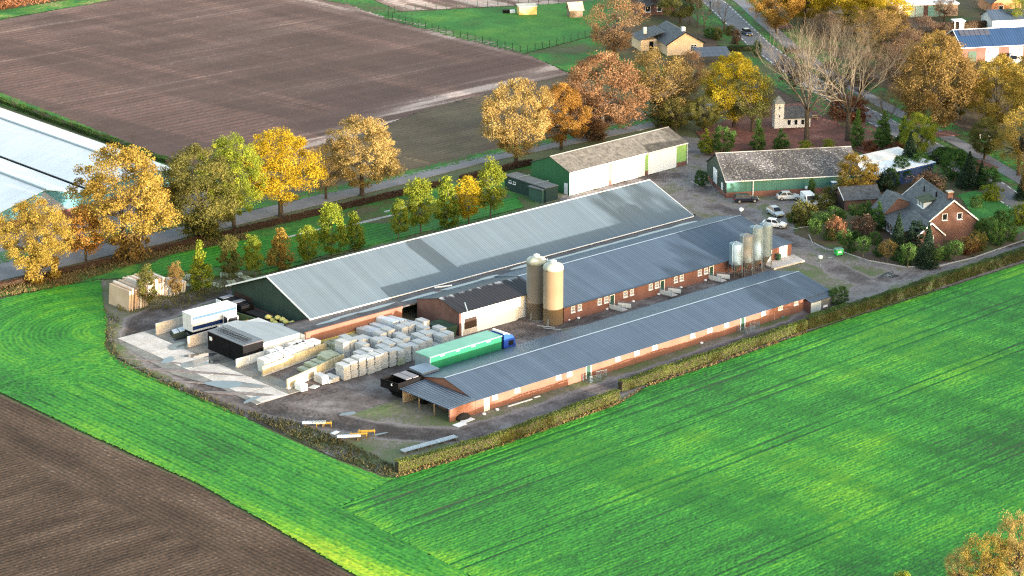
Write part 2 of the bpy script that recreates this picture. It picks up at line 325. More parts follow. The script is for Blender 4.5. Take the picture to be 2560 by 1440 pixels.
# ---- green fields
HB = P((985,1198),(1100,1166),(1300,1100),(1545,1014),(1615,970),(1800,909),(2016,834),(2560,660),(2800,580))
right_poly = HB + P((2900,1000),(2800,1700),(1500,1620),(1180,1445),(1000,1350),(850,1270))
row_a = R(1.9); tram = [g(1300,1128)[1]+.3, g(1560,1090)[1]-3, g(1950,1112)[1], g(2150,1302)[1]]
seam_a, seam_b = g(850,1270), g(1180,1445)
def fn_right(u, v, x, y):
    n = rng.random(u.shape); s = fbm(u, v*4, 30, 11); pt = fbm(u*.6, v, 16, 21, 4); row = .5+.5*np.sin(v*2*np.pi/.62 + 2*vnoise(u, v, 25, 3))
    st = vnoise(u*.16, v, .42, 7); st2 = vnoise(u*.06, v, 1.3, 8); h = .10 + .025*row + .02*st + .07*n*n*n
    c = .47 + .12*(pt-.5)*2 + .10*(s-.5)*2 + .12*(n-.5) - .16*(n < .05) + .07*(row-.5) + .15*(st-.5) + .12*(st2-.5)
    dd = ((x-seam_a[0])*(seam_b[1]-seam_a[1]) - (y-seam_a[1])*(seam_b[0]-seam_a[0]))/math.hypot(seam_b[0]-seam_a[0], seam_b[1]-seam_a[1])
    c = c + .22*np.exp(-(dd/3.5)**2)*vnoise(u, v, 3, 71)*1.4
    c = c + .14*np.clip(fbm(u*.5, v, 9, 33)-.6, 0, 1)*3 + .06*np.sin((x*.9+y*.35)/9+3*vnoise(x, y, 40, 97))  # last term: broad soft tree-shadow bands painted into the crop colour
    yr_ = y - x*math.tan(row_a)
    for k in tram:
        for o in (-.95, .95):
            q = np.exp(-((yr_-k-o)/.22)**2)*(.25+.8*vnoise(u*.4, v, 6, 90)); h = h - .10*q; c = c - .34*q
        q = np.exp(-((yr_-k-.4)/1.6)**4)*np.clip(vnoise(u, v*3, 14, 91)-.35, 0, 1)*.5; c = c + .3*q
    for k in np.arange(-90, 0, 3.0): q = np.exp(-((yr_-k)/.16)**2)*vnoise(u, v, 9, 95); h = h - .04*q; c = c - .12*q
    return h, np.clip(c, .06, 1)
field('crop_field', right_poly, row_a, .3, .17, fn_right, crop_m)
left_poly = P((-200,800),(0,750),(160,716),(252,702),(258,760),(268,800),(262,870),(298,905),(430,970),(560,1022),(700,1090),(850,1156),(960,1196),(985,1198),(850,1270),(1000,1350),(1180,1445),(1500,1620),(1150,1600),(890,1440),(700,1328),(500,1213),(200,1078),(0,982),(-200,890))
bl, br_ = g(100,1032), g(600,1270); lang = math.atan2(br_[1]-bl[1], br_[0]-bl[0])
corner = g(275,830)
def fn_left(u, v, x, y):
    n = rng.random(u.shape); pt = fbm(u*.5, v, 14, 41, 4); s = fbm(u, v*4, 25, 45)
    far = np.clip((u*0 + (y-48)/12), 0, 1); rad = np.hypot(x-corner[0], y-corner[1]); vv = v*(1-far)+rad*far
    row = .5+.5*np.sin(vv*2*np.pi/.8 + 2*vnoise(u, v, 25, 3))
    st = vnoise(u*.16, vv, .42, 7); st2 = vnoise(u*.06, vv, 1.3, 8); h = .10 + .05*row + .03*st + .08*n*n*n
    c = .46 + .24*(pt-.45)*2 + .12*(s-.5)*2 + .12*(n-.5) - .16*(n < .05) + .11*(row-.5) + .15*(st-.5) + .12*(st2-.5)
    dl = ((x-bl[0])*(br_[1]-bl[1]) - (y-bl[1])*(br_[0]-bl[0]))/math.hypot(br_[0]-bl[0], br_[1]-bl[1])
    near = np.clip((-y+22)/40, 0, 1); c = c + near*(.08+.20*np.exp(-((np.abs(dl))/2.5)**2)) + .10*np.clip(near*2, 0, 1)*np.clip(fbm(u*.35, v, 8, 60)-.4, 0, 1)*2.2
    for k in np.arange(v.min(), v.max(), 2.4): q = np.exp(-((vv-k)/.15)**2); h = h - .05*q; c = c - .13*q
    return h, np.clip(c, .06, 1)
field('crop_headland', left_poly, lang, .3, .17, fn_left, crop_m)
# ---- brown field in front
bf = P((-250,868),(0,989),(200,1085),(500,1220),(700,1335),(890,1447),(1150,1610),(-250,1650))
def fn_brown(u, v, x, y):
    n = rng.random(u.shape)
    dl = np.abs((x-bl[0])*(br_[1]-bl[1]) - (y-bl[1])*(br_[0]-bl[0]))/math.hypot(br_[0]-bl[0], br_[1]-bl[1])
    zb = 1/(1+np.exp(-(dl-11.5-1.2*(vnoise(u, v, 2, 8)-.5))*3))
    ra = .5+.5*np.sin(v*2*np.pi/.72); yy = y+.03*x; rb = .5+.5*np.sin(yy*2*np.pi/.75); dot = (.5+.5*np.sin(x*2*np.pi/.62))
    row = ra*(1-zb) + rb*(.4+.6*dot)*zb
    wide = fbm(u, v*3, 10, 51)*(1-zb) + fbm(x, yy*4, 10, 52)*zb
    h = .02 + .055*row + .05*n
    c = .26 + .34*(row-.3) + .34*(wide-.5)*2 + .24*(n-.5) + .25*(n > .965)
    return h, np.clip(c, 0, 1)
field('stubble_field', bf, lang, .2, .2, fn_brown, soil2_m)
# ---- big ploughed field behind the road
pf = P((-200,165),(0,232),(200,310),(400,392),(560,432),(760,388),(880,345),(1060,275),(1230,232),(1424,186),(1330,140),(1230,103),(1100,70),(960,42),(870,10),(840,-30),(330,-10),(0,52),(-200,90))
sand = [g(*p)[:2] for p in ((740,372),(900,325),(1060,262),(1225,215),(1420,170))]
def fn_plough(u, v, x, y):
    n = rng.random(u.shape); st = fbm(u*.25, v*3, 9, 61); big = fbm(u, v, 45, 62)
    row = .5+.5*np.sin(v*2*np.pi/2.1+1.5*vnoise(u, v, 30, 3))
    h = .0 + .05*row + .10*n*vnoise(u, v, 3, 66); c = .42 + .22*(st-.5)*2 + .22*(big-.5)*2 + .14*(n-.5) + .2*(n > .985)
    for k in np.arange(110, 300, 5.3): q = np.exp(-((y-k-.2*np.sin(x/7))/.22)**2)*vnoise(u*.2, v, 5, 68); c = c + .28*q
    e = np.clip(1-(164-x)/9., 0, 1)*np.clip(vnoise(x*3, y*.25, 6, 67)*1.9-.2, 0, 1); c = c + .6*e
    e = np.exp(-(dist_line(x, y, sand)/5.)**2)*np.clip(vnoise(x*.15, y*2.6, 4, 69)*1.9-.35, 0, 1); c = c + .75*e
    return h, np.clip(c, 0, 1)
field('ploughed_field', pf, 0, .42, .36, fn_plough, soil_m)
sf = P((560,430),(760,388),(880,345),(1060,275),(1230,232),(1424,186),(1640,296),(1400,338),(1200,386),(1010,436),(700,505))
def fn_stub(u, v, x, y):
    n = rng.random(u.shape); row = .5+.5*np.sin(v*2*np.pi/1.4); w = fbm(u*.4, v*2, 7, 75)
    return .0 + .05*row + .06*n, np.clip(.30 + .2*(row-.5) + .3*(w-.5)*2 + .2*(n-.5), 0, .97)
mini_m = mix_attr('weedy_stubble', [(0,(.075,.052,.038)), (.5,(.13,.10,.062)), (.8,(.11,.115,.05)), (1,(.19,.165,.10))], var=.2, scale=.1, fine=.3, fscale=3.)
field('weedy_plot', sf, 0, .4, .35, fn_stub, mini_m)
def grass_fn(lo, hi, s=4., hgt=.12, seed=80):
    def fn(u, v, x, y):
        n = rng.random(u.shape); w = fbm(u, v, s, seed, 4)
        return .03 + hgt*n*n, np.clip(lo+(hi-lo)*np.clip((w-.25)*2, 0, 1) + .12*(n-.5), 0, 1)
    return fn
# rough strips, lawns, verges
field('grass_verge', P((-150,775),(0,742),(250,698),(640,690),(850,636),(1320,523),(1420,470),(1330,455),(1330,398),(1150,455),(900,515),(700,560),(400,625),(0,722),(-150,752)), 0, .35, .35, grass_fn(.15, .85, 5.), grass_m)
field('crop_strip', P((300,700),(420,640),(640,598),(840,560),(980,560),(1290,492),(1310,520),(850,632),(640,680),(540,668),(400,690)), 0, .3, .28, lambda u,v,x,y: (.1+.05*(.5+.5*np.sin(v*8))+.06*rng.random(u.shape), np.clip(.42+.2*(fbm(u*.3,v,6,81)-.5)*2+.16*(rng.random(u.shape)-.5)+.08*np.sin(v*5), .1, 1)), crop_m)
field('road_verge', P((-120,650),(0,632),(1000,432),(1200,382),(1640,294),(1640,304),(1200,396),(1000,446),(0,660),(-120,680)), 0, .35, .35, grass_fn(.4, .8, 3.), grass_m)
field('hedge_bank', P((-200,170),(0,232),(200,308),(420,398),(410,412),(200,332),(0,262),(-200,200)), 0, .35, .35, grass_fn(.5, .85, 3.), grass_m)
field('paddock', P((970,33),(1420,8),(1600,-20),(1620,20),(1480,90),(1312,134),(1100,82),(960,47)), 0, .4, .4, lambda u,v,x,y: (.03+.1*rng.random(u.shape)**2, np.clip(.6+.22*(fbm(u,v,9,83,4)-.4)*2+.12*(rng.random(u.shape)-.5), .1, .9)), grass_m)
field('field_margin', P((700,-20),(880,-20),(1000,28),(970,33),(960,47),(1100,84),(1312,138),(1480,92),(1560,150),(1700,170),(1640,250),(1420,180),(1330,142),(1230,104),(1100,72),(960,44),(870,12)), 0, .4, .4, grass_fn(.2, .8, 7.), grass_m)
field('far_soil', P((900,-80),(1600,-80),(1600,-10),(1420,8),(1000,28),(880,-22)), 0, .5, .45, fn_plough, soil_m)
field('far_verge', P((-200,60),(0,27),(250,-12),(360,-12),(0,48),(-200,86)), 0, .4, .4, grass_fn(.5, .95, 4.), grass_m)

# ---- the farmyard
yard = P((240,700),(256,768),(272,850),(300,897),(430,965),(560,1016),(700,1083),(850,1149),(975,1194),(1100,1162),(1300,1096),(1545,1010),(1615,966),(1800,905),(2016,830),(2560,655),(2750,580),(2750,530),(2560,600),(2420,640),(2300,670),(2400,560),(2200,400),(2130,420),(1740,345),(1700,340),(1420,440),(1320,500),(850,640),(640,695))
tr_pts = [g(*p)[:2] for p in ((610,715),(470,752),(360,800),(345,850),(420,905),(560,975),(700,1025),(820,1050),(980,1082),(1150,1090),(1300,1050),(1560,962),(2000,812),(2200,705),(2450,640),(2700,560))]
tr2 = [g(*p)[:2] for p in ((640,1000),(760,985),(900,950),(1050,900),(1300,830),(1500,790),(1700,735),(1950,655))]
tr3 = [g(*p)[:2] for p in ((2150,700),(2020,640),(1960,590),(1850,540),(1740,500),(1760,440),(1640,440),(1440,495))]
def fn_yard(u, v, x, y):
    n = rng.random(u.shape); d = np.minimum(np.minimum(dist_line(x, y, tr_pts), dist_line(x, y, tr2)), dist_line(x, y, tr3)); w = fbm(u, v, 5, 100, 4)
    edge = np.clip((d-2.2-2*(w-.5))/1.2, 0, 1)*np.clip((100-x)/4, 0, 1)*np.where((y > 12) & (y < 36) & (x < 38), .0, 1)
    w2 = fbm(u, v, 1.6, 111, 3); wet = np.clip((12-x)/40, 0, 1)
    c = .42 + .34*(w-.5)*2 + .30*(w2-.5)*2 + .20*(n-.5) - .14*wet + .24*np.clip((x-55)/30, 0, 1); rut = sum(np.exp(-((d-o)/.16)**2) for o in (.2, .55, .95, 1.4, 1.9))*np.clip(fbm(u, v, 9, 104)*1.7-.2, 0, 1)  # gravel paler eastward, colour raised to offset the shelter trees' shade
    c = c - .36*rut; c = c*(1-edge) + edge*np.clip(.78+.5*(fbm(u, v, 3, 108)-.35)+.2*(n-.5), .3, 1)
    return .01 + .05*n*(.35+edge) - .06*rut*(1-edge), np.clip(c, 0, 1)
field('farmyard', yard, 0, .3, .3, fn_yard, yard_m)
# concrete yard of cast slabs, each its own piece
cy = MB(); cyo = struct('concrete_yard', P((300,862),(350,846),(420,830),(520,870),(760,975),(640,1012),(540,965),(430,935)), .055, mat('damp_concrete', (.115,.115,.105), .6, .3, .5, col2=(.20,.195,.18), fine=.2, bscale=3))
cpoly = P((296,862),(400,826),(520,835),(600,900),(720,965),(735,985),(632,1014),(540,968),(420,930))
rim = [g(*p)[:2] for p in ((296,862),(420,930),(540,968),(640,1012))]; damp1 = mat('damp_concrete', (.115,.115,.105), .6, .3, .5, col2=(.20,.195,.18), fine=.2, bscale=3); damp2 = mat('dirty_concrete', (.15,.14,.125), .75, .3, .5, col2=(.25,.235,.215), fine=.2, bscale=3)
k = 0
for ix in range(-5, 6):
    for iy in range(-3, 9):
        x0, y0 = -25+ix*5.0, 24+iy*4.6
        if inside(np.array([x0+2.4]), np.array([y0+2.2]), cpoly)[0]:
            h = .085+.012*random.random(); j = [random.uniform(-.03,.03) for _ in range(4)]
            do = dist_line(np.array([x0+2.4]), np.array([y0+2.2]), rim)[0]; MB().box(x0+.05+j[0], y0+.05+j[1], .02, x0+4.93+j[2], y0+4.52+j[3], h).build('slab', concrete if do < 5.2 else random.choice((damp1, damp2)), cyo); k += 1
def blob(cx, cy_, rx, ry, rot=0, n=18, seed=0, rough=.28):
    r = random.Random(seed); ph = [r.uniform(0, 6.28) for _ in range(4)]; pts = []
    for i in range(n):
        a = 2*math.pi*i/n; k = 1 + rough*(.5*math.sin(2*a+ph[0])+.35*math.sin(3*a+ph[1])+.3*math.sin(5*a+ph[2])); x = rx*k*math.cos(a); y = ry*k*math.sin(a)
        pts.append((cx+x*math.cos(rot)-y*math.sin(rot), cy_+x*math.sin(rot)+y*math.cos(rot)))
    return pts
for i, (px, py, rx, ry, rot, z) in enumerate([(560,962,3.0,1.3,-1.0,.102),(500,890,2.4,1.0,-.6,.102),(420,902,1.6,.8,.4,.102),(630,1000,1.6,.5,.2,.102),(2215,688,1.9,.7,.2,.07),(2235,690,.9,.6,.2,.071),(870,1035,1.4,.5,-.3,.07),(930,1090,2.2,.35,-.2,.07),(1540,838,1.3,.6,.3,.07),(1470,812,1.1,.4,.2,.07),(2080,645,.8,.25,-.5,.07),(530,905,1.2,.7,0,.103),(2300,712,1.2,.3,.1,.07),(455,845,1.7,.9,.2,.103)]):
    x, y = G2(px, py); struct('puddle', blob(x, y, rx, ry, rot, seed=i), z, water, dz=.05)
wetm = mat('wet_concrete', (.09,.09,.085), .2, .35, .5, col2=(.15,.148,.14), fine=.2, bscale=3)
for i, (px, py, rx, ry, rot) in enumerate([(470,862,3.6,1.6,.1),(520,905,4.0,1.8,-.3),(610,962,3.8,.8,-1.1)]):
    x, y = G2(px, py); struct('wet_patch', blob(x, y, rx, ry, rot, 30, 50+i, .24), .098+.0009*i, wetm, dz=.03)
mudm = mat('mud_smear', (.13,.11,.11), .85, .3, .6, col2=(.20,.175,.17), fine=.3, bscale=3)
for i, (px, py, rx, ry, rot) in enumerate([(470,930,9,.5,-.95),(520,960,8,.4,-.95),(600,985,5,.7,-.9),(400,905,6,.35,-1.0)]):
    x, y = G2(px, py); struct('mud_smear', blob(x, y, rx, ry, rot, 30, 70+i, .2), .0965+.0006*i, mudm, dz=.03)
# ---- roads
struct('lane', P((-150,700),(0,666),(400,580),(1000,440),(1200,390),(1640,300),(1720,275),(1850,232),(1850,246),(1720,292),(1640,317),(1200,409),(1000,462),(400,610),(0,702),(-150,738)), .06, asphalt)
main_c = [g(*p)[:2] for p in ((1690,-60),(1790,10),(1900,115),(2010,195),(2130,268),(2240,325),(2330,372),(2400,415),(2480,465),(2560,520),(2700,600))]
def ribbon(pts, off0, off1):
    L_, R_ = [], []
    for i, p in enumerate(pts):
        a = np.array(pts[max(i-1,0)]); b = np.array(pts[min(i+1,len(pts)-1)]); d = (b-a)/np.linalg.norm(b-a); n = np.array([-d[1], d[0]]); L_.append(tuple(p+n*off0)); R_.append(tuple(p+n*off1))
    return L_ + R_[::-1]
field('roadside_verge', ribbon(main_c, 13, -9), 0, .45, .45, grass_fn(.2, .8, 5.), grass_m)
road = struct('main_road', ribbon(main_c, -2.9, 2.9), .16, asphalt2, dz=.2)
cyc = struct('cycle_path', ribbon(main_c, 5.2, 8.4), .15, asphalt, dz=.2)
red_m = mat('red_clinker', (.17, .075, .06), .85, .25, .7, fine=.2, bscale=5)
for a, b in (((2425,405),(2470,425)), ((1935,50),(1960,72)), ((2345,330),(2368,342))):
    p, q = np.array(G2(*a)), np.array(G2(*b)); d = (q-p)/np.linalg.norm(q-p); n = np.array([-d[1], d[0]])
    struct('crossing', [tuple(p-n*2.6), tuple(q-n*2.6), tuple(q+n*2.6), tuple(p+n*2.6)], .17, red_m, dz=.1)
def along(pts, step):
    out = []; acc = 0.
    for a, b in zip(pts[:-1], pts[1:]):
        a = np.array(a); b = np.array(b); l = np.linalg.norm(b-a); d = (b-a)/l
        while acc < l: out.append((a+d*acc, math.atan2(d[1], d[0]))); acc += step
        acc -= l
    return out
dash = None
for off in (-2.55, 2.55):
    edge = ribbon(main_c, off, off+.01)[:len(main_c)]
    for p, a in along(edge, 3.0):
        if dash is None:
            dash = MB().box(-.75, -.09, 0, .75, .09, .006).build('edge_dash', paint_white, road)
            o = dash
        else: o = dash.copy(); COL.objects.link(o)
        o.location = (p[0], p[1], .161); o.rotation_euler = (0, 0, a)
# garden and wood-floor ground by the chapel and the house
field('leaf_litter_ground', P((1740,330),(1900,268),(2060,250),(2260,330),(2300,400),(2200,400),(2130,372),(1780,392)), .3, .4, .4, lambda u,v,x,y: (.04+.12*rng.random(u.shape)**2, np.clip(.55+.5*(fbm(u,v,5,120,4)-.5)*2+.3*(rng.random(u.shape)-.5), 0, 1)), leaf_litter_m)
field('garden_ground', P((1985,585),(1990,540),(2080,470),(2200,400),(2330,395),(2480,470),(2560,540),(2640,580),(2560,606),(2420,646),(2300,668),(2190,655),(2070,620)), .3, .4, .4, lambda u,v,x,y: (.04+.1*rng.random(u.shape)**2, np.clip(.12+.6*(fbm(u,v,6,130,4)-.4)*2+.15*(rng.random(u.shape)-.5), 0, .62)), litter_grass_m)
field('house_lawn', P((2395,488),(2440,478),(2530,520),(2540,560),(2500,580),(2445,560)), .3, .35, .35, lambda u,v,x,y: (.13+.08*rng.random(u.shape), np.clip(.6+.2*(rng.random(u.shape)-.5), 0, .8)), grass_m)
field('woodland_floor', P((1470,60),(1700,-60),(2200,-80),(2800,-60),(2800,200),(2560,330),(2300,330),(2240,300),(1900,262),(1740,300),(1640,280),(1700,190),(1560,150)), .3, .6, .6, lambda u,v,x,y: (.0+.12*rng.random(u.shape)**2, np.clip(.08+.5*(fbm(u,v,10,140,4)-.35)*2+.2*(rng.random(u.shape)-.5), 0, .6)), litter_grass_m)
# kerb edging of the drive
def kerb(pts, m=concrete):
    root = None; q = [G2(*p) for p in pts]
    for p, a in along(q, 1.0):
        if root is None: root = MB().box(0, -.06, 0, .96, .06, .16).build('kerb', m, None, kind='structure', loc=(p[0], p[1], 0), rz=a); me = root.data; base = Matrix.Translation((p[0], p[1], 0)) @ Matrix.Rotation(a, 4, 'Z')
        else:
            o = put('kerb_stone', me, root); o.matrix_local = base.inverted() @ Matrix.Translation((p[0], p[1], 0)) @ Matrix.Rotation(a, 4, 'Z')
kerb([(2022,588),(2030,606),(2060,622),(2110,632),(2170,652),(2260,668),(2340,668),(2430,646),(2560,602)])
kerb([(1960,566),(1985,572),(2020,568)])
kerb([(1730,455),(1745,463),(1780,464)])
# ================================================================== farm buildings
UX, NY, NX, UY = (1,0), (0,-1), (-1,0), (0,1)
ridge_blue = mat('ridge_flashing', (.15, .21, .29), .5, .05, .5)
# ---- front barn with lean-to
t = thing('long_barn', 'long low salmon brick barn with grey sheet roof beside the field hedge', 'barn', (4.7, .3, 0))
gable(t, 73.8, 12.9, 2.2, 3.62, brick_salmon, roof_grey, ove=.35, ovg=.25, cap=ridge_blue, trim=None)
for x in (8.27,12.54,20.45,22.6,32.32,36.17,39.9,47.92,51.64,55.31,63.57,67.43,71.0):
    window(t, (0,0), UX, NY, x-4.7, 1.72, .95, .6, bars=(2,1), pane=glass_pale)
door(t, (0,0), UX, NY, 1.55, 2.6, .05, 1.95, white_dirty)
for x in (26.4, 58.9):
    door(t, (0,0), UX, NY, x-4.7-.42, x-4.7+.42, .1, 2.02, door_green, white)
    r = thing('gate_pen', 'galvanised bar gates round the %s green door of the long barn' % ('western' if x < 40 else 'eastern'), 'gate', (x, .2, 0))
    for i, (a, b) in enumerate((((-1.2,-.1),(-1.2,-1.5)), ((-1.2,-1.5),(.6,-1.9)), ((1.0,-.6),(2.6,-1.0)))):
        gt = MB().tube((*a,0), (*a,1.15), .05).tube((*b,0), (*b,1.15), .05).build('post', galv, r)
        for z in (.2,.42,.64,.86,1.08): MB().tube((*a,z), (*b,z), .028).build('rail', galv, r)
# lean-to
t = thing('open_lean_to', 'open-fronted lean-to with grey sheet roof against the long barn gable', 'shed', (0, 0, 0))
def xslope(mb, x0, z0, x1, z1, y0, y1, rib=.5, rh=.05, th=.07):
    ribbed(mb, y0, y1, (x0, z0), (x1, z1), rib, rh, th); mb.v = [(y, x, z) for x, y, z in mb.v]; mb.f = [f[::-1] for f in mb.f]; return mb
xslope(MB(), -.35, 2.12, 4.42, 2.42, -.1, 10.9).build('roof', roof_grey, t)
MB().xprism([(.3,0),(.52,0),(.52,2.0),(.3,2.0)], 0, 4.66).build('side_wall', brick_salmon, t)
MB().box(0, 10.45, 0, 4.66, 10.65, 2.0).build('side_wall', mat('fibre_board', (.22,.18,.14), .9, .3, .6), t)
for y in (3.6, 6.9): MB().box(-.1, y-.07, 0, .04, y+.07, 2.1).build('post', wood, t)
MB().box(-.14, .2, 1.95, .06, 10.6, 2.09).build('beam', wood, t)
for i, (x, y, w, d, h, m) in enumerate([(2.6,2.2,1.2,1.6,.9,galv_dark),(3.2,5.2,1.0,1.8,1.2,brick_dark),(2.4,8.6,1.5,1.2,1.0,black),(1.4,1.3,.5,1.3,.35,concrete)]):
    b = MB().box(-w/2,-d/2,0,w/2,d/2,h*.75); b.hexa([(-w/2,-d/2,h*.75),(w/2,-d/2,h*.75),(w/2,d/2,h*.75),(-w/2,d/2,h*.75)], [(-w/3,-d/3,h),(w/3,-d/3,h),(w/3,d/3,h),(-w/3,d/3,h)])
    b.build('stored_crate', m, None, label=('dented zinc bin stored nearest the brick end of the lean-to','brown crate stored in the middle of the lean-to','black bin stored at the far end of the lean-to','low concrete trough just inside the lean-to corner')[i], cat='crate', loc=(x,y,.03))
# black open skip and grey steel box behind it
t = thing('black_skip', 'black steel hopper skip with sloping end and lids beside the lean-to', 'skip', (0, 0, .04))
sk = MB(); o_ = [(-1.1,14.4,2.9),(-.6,10.95,2.9),(4.2,11.1,2.9),(4.3,14.4,2.9)]; b_ = [(.9,14.4,.3),(.9,10.95,.3),(4.2,11.1,.3),(4.3,14.4,.3)]
n = 4; sk.add(o_+b_+[(x*.96+.09,y*.985+.19,2.9) for x,y,z in o_]+[(x*.96+.12,y*.985+.19,1.6) for x,y,z in o_], [(0,1,5,4),(1,2,6,5),(2,3,7,6),(3,0,4,7),(7,6,5,4),(0,8,9,1),(1,9,10,2),(2,10,11,3),(3,11,8,0),(8,12,13,9),(9,13,14,10),(10,14,15,11),(11,15,12,8),(12,15,14,13)])
sk.build('hopper', black, t)
lidm = mat('grey_tarpaulin', (.16,.15,.17), .5, .2, .9)
for x in (1.2, 2.45): MB().hexa([(x,11.2,2.92),(x+1.05,11.25,2.92),(x+1.05,14.2,2.92),(x,14.2,2.92)], [(x,11.2,3.0),(x+1.05,11.25,3.05),(x+1.05,14.2,3.02),(x,14.2,2.98)]).build('lid', lidm, t)
MB().box(.95,11.1,0,4.1,14.3,.3).build('frame', black, t); MB().obox((-.62,10.95),(0,1),(-1,0),1.2,2.0,-.05,.05,2.25,2.6).build('plate', white, t)
t = thing('steel_container', 'grey steel container with ribbed roof standing against the long barn', 'container', (4.75, 11.9, .04))
MB().box(0,0,0,3.1,2.9,2.9).build('body', mat('blue_grey_steel', (.10,.125,.16), .5, .15, .6, stripe=('X',.4,.1)), t)
ribbed(MB(), -.05, 3.15, (-.05,2.94), (2.95,3.04), .6).build('roof', mat('container_roof', (.17,.23,.31), .45, .1, .6), t)
MB().box(-.06,.2,.2,-.01,2.7,2.7).build('door', galv_dark, t)
# tin lean-to at the far end
t = thing('tin_lean_to', 'small tin lean-to with pale corrugated door at the long barn east end', 'shed', (72.9, -1.2, 0))
ribbed(MB(), -.1, 5.6, (-.15,1.75), (1.42,2.2), .4).build('roof', roof_grey, t)
MB().box(0,.02,0,.12,1.45,1.72).build('wall', brick_dark, t); MB().box(5.3,.02,0,5.42,1.45,1.72).build('wall', galv_dark, t)
MB().box(2.4,.04,0,5.3,.12,1.68).build('wall', galv_dark, t); ribbed(MB(), 0, 2.4, (0,0.02), (.02,1.7), .3, -.03).build('door', mat('pale_tin', (.36,.42,.44), .45, .12, .8), t)
MB().box(2.9,-.03,.25,3.9,.03,.6).build('white_board', white, t)
# ---- mid barn
t = thing('middle_barn', 'middle brick barn with blue-grey sheet roof and ramps along its wall', 'barn', (41.0, 21.3, 0))
gable(t, 50.2, 15.7, 2.45, 5.0, brick, roof_grey, ove=.35, ovg=.3, yr=10.3, he2=3.66, cap=ridge_blue)
for x in (42.91,44.32,48.6,50.04,54.23,55.66,59.84,61.22,65.53,66.86,71.03,72.49):
    window(t, (0,0), UX, NY, x-41, 1.72, .85, 1.0, bars=(1,2), pane=glass_pale)
for i, x in enumerate((51.3, 62.45, 73.75)):
    door(t, (0,0), UX, NY, x-41-.42, x-41+.42, .15, 2.15, door_green, white)
    r = thing('loading_ramp', 'white panelled loading ramp at the %s green door of the middle barn' % ('first','second','third')[i], 'ramp', (x, 21.2, 0))
    MB().hexa([(-.5,-.05,0),(.9,-.05,0),(1.3,-2.2,0),(-.1,-2.2,0)], [(-.5,-.05,.35),(.9,-.05,.35),(1.3,-2.2,.1),(-.1,-2.2,.1)]).build('floor', concrete, r)
    for a, b in (((-.55,-.1),(-.15,-2.2)), ((.95,-.3),(2.0,-2.2))):
        d = Vector((b[0]-a[0], b[1]-a[1], 0)); l = d.length; d.normalize()
        MB().obox(a, (d.x,d.y), (-d.y,d.x), 0, l, -.04, .04, .15, .85).build('side_panel', white_dirty, r)
        for z in (.95, 1.12): MB().tube((*a,z), (*b,z), .03).build('rail', galv, r)
        for q in (a, b): MB().tube((*q,0), (*q,1.2), .045).build('post', galv, r)
# hipped annex
t = thing('hipped_annex', 'brick annex with hipped grey roof and white doors behind the grey silos', 'annex', (86.6, 21.0, 0))
MB().box(0,0,0,6.2,6.5,2.4).build('wall', brick, t)
MB().add([(-.3,-.35,2.4),(6.6,-.35,2.4),(6.6,6.9,2.4),(-.3,6.9,2.4),(0,3.2,3.7),(4.2,3.2,3.7)], [(0,1,5,4),(1,2,5),(2,3,4,5),(3,0,4),(3,2,1,0)]).build('roof', roof_grey, t)
door(t, (0,0), UX, NY, 3.3, 5.0, .1, 2.2, white, white); door(t, (0,0), UX, NY, .3, 1.4, .1, 2.1, white)
MB().prism([(-1.5,-3.2),(5.6,-3.6),(6.6,-.1),(-1.2,-.1)], 0, .32).build('plinth', concrete, t)
wb = thing('wheelie_bin', 'dark green wheelie bin by the annex white door', 'bin', (88.9, 20.3, .33))
MB().hexa([(-.24,-.26,.1),(.24,-.26,.1),(.24,.26,.1),(-.24,.26,.1)], [(-.3,-.34,1.0),(.3,-.34,1.0),(.3,.34,1.0),(-.3,.34,1.0)]).build('body', mat('bin_green', (.03,.10,.05), .5, .1, 1), wb)
MB().box(-.32,-.36,1.0,.32,.36,1.06).build('lid', mat('bin_green', (.03,.10,.05)), wb); MB().tube((-.28,.24,.1),(.28,.24,.1),.1).build('wheel', rubber, wb)
# ---- old shed with black roof
t = thing('old_shed', 'old brick shed with black streaked roof and white front wall', 'shed', (24.6, 26.9, 0))
Wd = 10.2; yr = 4.7; hr = 5.0; he = 3.85; he2 = 3.5
MB().xprism([(0.1,0),(Wd,0),(Wd,he2),(yr,hr-.04),(0.1,he)], 0, .35).build('gable_wall', brick_dark, t)
MB().box(.35, Wd-.2, 0, 16.3, Wd, he2).build('wall', brick_dark, t)
streak = mat('streaked_black_roof', (.012,.011,.014), .5, .2, .4)
n_ = streak.node_tree; N_ = n_.nodes; b_ = N_['Principled BSDF']; src = b_.inputs['Base Color'].links[0].from_socket
tc = N_.new('ShaderNodeTexCoord'); mp = N_.new('ShaderNodeMapping'); mp.inputs['Scale'].default_value = (1.5,.16,0.1); n_.links.new(tc.outputs['Object'], mp.inputs[0])
no = N_.new('ShaderNodeTexNoise'); no.inputs['Scale'].default_value = 1; no.inputs['Detail'].default_value = 4; n_.links.new(mp.outputs[0], no.inputs['Vector'])
sp = N_.new('ShaderNodeSeparateXYZ'); n_.links.new(tc.outputs['Object'], sp.inputs[0])
m1 = N_.new('ShaderNodeMapRange'); m1.inputs[1].default_value = 1.8; m1.inputs[2].default_value = 4.6; n_.links.new(sp.outputs['Y'], m1.inputs[0])
m2 = N_.new('ShaderNodeMath'); m2.operation = 'MULTIPLY'; n_.links.new(no.outputs['Fac'], m2.inputs[0]); n_.links.new(m1.outputs[0], m2.inputs[1])
m3 = N_.new('ShaderNodeMapRange'); m3.inputs[1].default_value = .44; m3.inputs[2].default_value = .62; n_.links.new(m2.outputs[0], m3.inputs[0])
